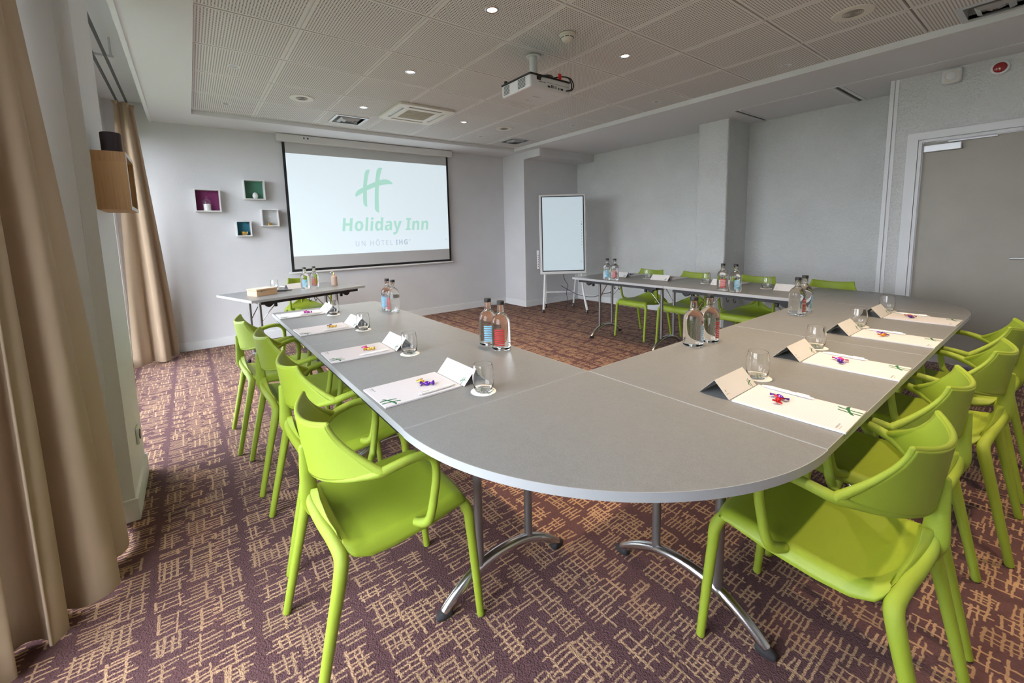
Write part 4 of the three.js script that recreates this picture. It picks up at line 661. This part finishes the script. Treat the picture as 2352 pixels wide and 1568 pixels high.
for (const [x, z, w] of [[-0.24, -3.48, 'between far curtain and screen'], [2.227, -3.45, 'towards the flip chart'], [2.348, 0.165, 'near the door']]) {
  const o = thing('ceiling_speaker', `round cream ceiling loudspeaker with fine grille ${w}`, 'loudspeaker', [x, CY0, z], 0, 'round ceiling loudspeakers');
  mesh('flange', lathe([[0, -0.004], [0.055, -0.004], [0.060, -0.006], [0.105, -0.009], [0.112, -0.005], [0.112, 0]], 48), M.cream, o);
  const rings = mesh('grille', merge(Array.from({ length: 6 }, (_, i) => new THREE.TorusGeometry(0.009 + i * 0.009, 0.0016, 6, 32).rotateX(Math.PI / 2).translate(0, -0.005, 0))), M.grille, o); mesh('centre_screw', new THREE.CylinderGeometry(0.004, 0.004, 0.004, 10).translate(0, -0.007, 0), M.grille, o);
}
function diffuser(x, z, half, w) {
  const o = thing('air_diffuser', `square metal ceiling air diffuser ${w}`, 'air vent', [x, CY0, z], 0, 'square ceiling diffusers'), fr = 0.03;
  mesh('frame', merge([bx(-half, half, -0.008, 0, -half, -half + fr), bx(-half, half, -0.008, 0, half - fr, half), bx(-half, -half + fr, -0.008, 0, -half + fr, half - fr), bx(half - fr, half, -0.008, 0, -half + fr, half - fr)]), M.alu, o);
  { const a = half - fr + 0.002, b = a + 0.006, t = 0.125; mesh('plenum_box', merge([bx(-b, -a, 0, t, -b, b), bx(a, b, 0, t, -b, b), bx(-a, a, 0, t, -b, -a), bx(-a, a, 0, t, a, b), bx(-a, a, t - 0.006, t, -a, a)]), M.alu, o); }
  for (let k = 1; k < 3; k++) { const a = half - fr - k * 0.045; const p = []; const ring = (r, y) => [[-r, y, -r], [r, y, -r], [r, y, r], [-r, y, r]]; const A = ring(a, -0.004), B = ring(a - 0.028, -0.022), pos = []; for (let i = 0; i < 4; i++) { const j = (i + 1) % 4; pos.push(...A[i], ...B[i], ...A[j], ...A[j], ...B[i], ...B[j]); } const g = new THREE.BufferGeometry(); g.setAttribute('position', new THREE.Float32BufferAttribute(pos, 3)); g.setAttribute('uv', new THREE.Float32BufferAttribute(new Float32Array(pos.length / 3 * 2), 2)); g.computeVertexNormals(); mesh('louvre', g, M.louvre, o); }
}
M.louvre = std({ color: lin(0.45, 0.46, 0.46), metalness: 0.4, roughness: 0.5, side: THREE.DoubleSide });
diffuser(0.38, -4.05, 0.185, 'towards the screen'); diffuser(2.84, -3.99, 0.185, 'towards the flip chart'); diffuser(3.03, 0.72, 0.16, 'near the door');
{ // cassette air conditioner
  const o = thing('air_conditioner', 'square cream cassette air conditioner with brown grille in the ceiling', 'air conditioner', [0.94, CY0, -3.395]), h = 0.325, w = 0.165;
  const sh = new THREE.Shape(); const rq = 0.03; sh.moveTo(-h + rq, -h); sh.lineTo(h - rq, -h); sh.quadraticCurveTo(h, -h, h, -h + rq); sh.lineTo(h, h - rq); sh.quadraticCurveTo(h, h, h - rq, h); sh.lineTo(-h + rq, h); sh.quadraticCurveTo(-h, h, -h, h - rq); sh.lineTo(-h, -h + rq); sh.quadraticCurveTo(-h, -h, -h + rq, -h);
  const hole = (x0, x1, y0, y1) => { const p = new THREE.Path(); p.moveTo(x0, y0); p.lineTo(x0, y1); p.lineTo(x1, y1); p.lineTo(x1, y0); p.closePath(); sh.holes.push(p); };
  hole(-0.2, 0.2, 0.225, 0.265); hole(-0.2, 0.2, -0.265, -0.225); hole(0.225, 0.265, -0.2, 0.2); hole(-0.265, -0.225, -0.2, 0.2); hole(-w, w, -w, w);
  mesh('panel', new THREE.ExtrudeGeometry(sh, { depth: 0.016, bevelEnabled: true, bevelSize: 0.004, bevelThickness: 0.004, bevelSegments: 2 }).rotateX(Math.PI / 2).translate(0, -0.004, 0), M.cream, o);
  { const a = 0.276, b = 0.284, t = 0.125; mesh('casing', merge([bx(-b, -a, -0.003, t, -b, b), bx(a, b, -0.003, t, -b, b), bx(-a, a, -0.003, t, -b, -a), bx(-a, a, -0.003, t, a, b), bx(-a, a, t - 0.006, t, -a, a)]), M.cream, o); }
  mesh('intake_grille', rbx(2 * w - 0.006, 0.014, 2 * w - 0.006, 0.004, 0, -0.014, 0), std({ color: lin(0.40, 0.36, 0.25), roughness: 0.7, bumpMap: rep(weave, 3), bumpScale: 0.002 }), o);
  mesh('grille_bar', merge([bx(-w, w, -0.0225, -0.02, -0.056, -0.052), bx(-w, w, -0.0225, -0.02, 0.052, 0.056), bx(-0.056, -0.052, -0.0225, -0.02, -w, w), bx(0.052, 0.056, -0.0225, -0.02, -w, w)]), std({ color: lin(0.46, 0.42, 0.31), roughness: 0.6 }), o);
  for (const [x, z, r] of [[0, 0.245, 0], [0, -0.245, 0], [0.245, 0, 1], [-0.245, 0, 1]]) { const g = new THREE.BoxGeometry(0.385, 0.004, 0.022).rotateX(0.5); if (r) g.rotateY(Math.PI / 2); mesh('air_flap', g.translate(x, -0.012, z), M.louvre, o); }
}
{ // smoke detector
  const o = thing('smoke_detector', 'round cream smoke detector on the ceiling beside the projector', 'smoke detector', [0.985, CY0, -1.07]);
  mesh('base', lathe([[0, 0], [0.056, 0], [0.056, -0.012], [0.050, -0.016], [0, -0.016]], 40), M.cream, o);
  mesh('chamber', lathe([[0, -0.052], [0.020, -0.052], [0.024, -0.048], [0.034, -0.044], [0.044, -0.030], [0.047, -0.018], [0.047, -0.015], [0, -0.015]], 40), M.cream, o);
  for (let k = 0; k < 8; k++) mesh('vent_slot', new THREE.BoxGeometry(0.026, 0.004, 0.003).rotateX(-0.5).translate(0, -0.031, 0.0435).rotateY(k * Math.PI / 4), M.darkGrey, o);
}
{ // projector on its pole
  const o = thing('projector', 'white ceiling projector on a short pole with black cables', 'projector'), x0 = 0.775, x1 = 1.175, z0 = -1.565, z1 = -1.225, y0 = 2.325, y1 = 2.415;
  const bm = std({ color: lin(0.62, 0.61, 0.60), roughness: 0.45 });
  mesh('body', rbx(x1 - x0, y1 - y0, z1 - z0, 0.016, (x0 + x1) / 2, (y0 + y1) / 2, (z0 + z1) / 2, 3), bm, o);
  mesh('top_plate', rbx(x1 - x0 + 0.004, 0.01, z1 - z0 + 0.004, 0.004, (x0 + x1) / 2, y1 + 0.003, (z0 + z1) / 2), M.black, o);
  mesh('mount_pole', merge([lathe([[0, 2.43], [0.036, 2.43], [0.036, 2.50], [0.030, 2.51], [0.030, 2.652], [0, 2.652]], 28).translate(1.02, 0, -1.47)]), M.whitePlastic, o);
  mesh('ceiling_flange', lathe([[0, 2.646], [0.052, 2.648], [0.056, 2.653], [0.056, 2.657], [0, 2.658]], 32).translate(1.02, 0, -1.47), M.whitePlastic, o);
  mesh('mount_plate', rbx(0.16, 0.02, 0.12, 0.004, 1.03, 2.428, -1.42), M.whitePlastic, o);
  for (const [a, b] of [[z0 + 0.03, z0 + 0.10], [z0 + 0.20, z0 + 0.285]]) mesh('side_vent', merge(Array.from({ length: 7 }, (_, i) => bx(x0 - 0.0012, x0 + 0.001, y0 + 0.014 + i * 0.0095, y0 + 0.019 + i * 0.0095, a, b))), M.darkGrey, o);
  const rear = (a, b, c, d, m = M.black, n = 'port') => mesh(n, bx(a, b, c, d, z1 - 0.001, z1 + 0.0012), m, o);
  rear(x0 + 0.06, x0 + 0.10, y1 - 0.034, y1 - 0.008); for (const [a, w, h] of [[0.165, 0.026, 0.013], [0.20, 0.008, 0.022], [0.214, 0.008, 0.022], [0.236, 0.005, 0.02], [0.248, 0.005, 0.02], [0.27, 0.012, 0.012], [0.295, 0.026, 0.013]]) rear(x0 + a, x0 + a + w, y0 + 0.02, y0 + 0.02 + h);
  rear(x0 + 0.15, x1 - 0.02, y0 + 0.052, y0 + 0.0535, M.darkGrey, 'seam');
  for (const [a, w] of [[0.08, 0.016], [0.10, 0.02], [0.125, 0.018]]) rear(x0 + a, x0 + a + w, y0 + 0.045, y0 + 0.049, M.darkGrey, 'printed_mark');
  mesh('cable_knob', cyl(0.012, 0.012, 0.025, x0 + 0.02, y1 + 0.006, z0 + 0.03, 14), M.black, o);
  for (const d of [0, 0.022]) mesh('cable', tube([[1.03, 2.50, -1.435], [1.05, 2.485, -1.38], [1.07, 2.455, -1.30], [1.10, 2.45, -1.235], [1.135 + d, 2.435, -1.205], [1.155 + d, 2.39, -1.195], [1.15 + d * 0.6, 2.355, -1.198], [1.12, 2.345, -1.215]], 0.005, 44, 8), M.black, o);
  mesh('cable', tube([[1.06, 2.452, -1.32], [1.0, 2.435, -1.24], [0.93, 2.42, -1.21], [0.875, 2.405, -1.212], [0.86, 2.395, -1.222]], 0.006, 30, 8), M.black, o);
  mesh('warning_tag', bx(1.035, 1.065, 2.415, 2.455, -1.212, -1.2105), std({ color: lin(0.6, 0.01, 0.012), roughness: 0.6 }), o);
  const lens = mesh('lens', lathe([[0, 0], [0.03, 0], [0.034, 0.01], [0.034, 0.03], [0, 0.03]], 28).rotateX(Math.PI / 2).translate(1.08, 2.372, z0 - 0.022), M.black, o);
  const under = canvas(512, 432, (x) => { x.clearRect(0, 0, 512, 432); x.fillStyle = 'rgb(110,116,126)'; x.font = 'bold 34px serif'; x.fillText('SONY', 205, 215); for (let i = 0; i < 7; i++) x.fillRect(330 + i * 17, 70, 6, 6); x.strokeStyle = 'rgb(90,94,104)'; x.lineWidth = 4; x.strokeRect(225, 330, 26, 22); x.beginPath(); x.moveTo(290, 330); x.lineTo(290, 352); x.lineTo(314, 352); x.stroke(); });
  const ug = new THREE.PlaneGeometry(0.36, 0.30).rotateX(Math.PI / 2).translate((x0 + x1) / 2, y0 - 0.0006, (z0 + z1) / 2); mesh('underside_print', ug, std({ map: under, transparent: true, roughness: 0.5 }), o);
}
renderer.render(scene, camera);
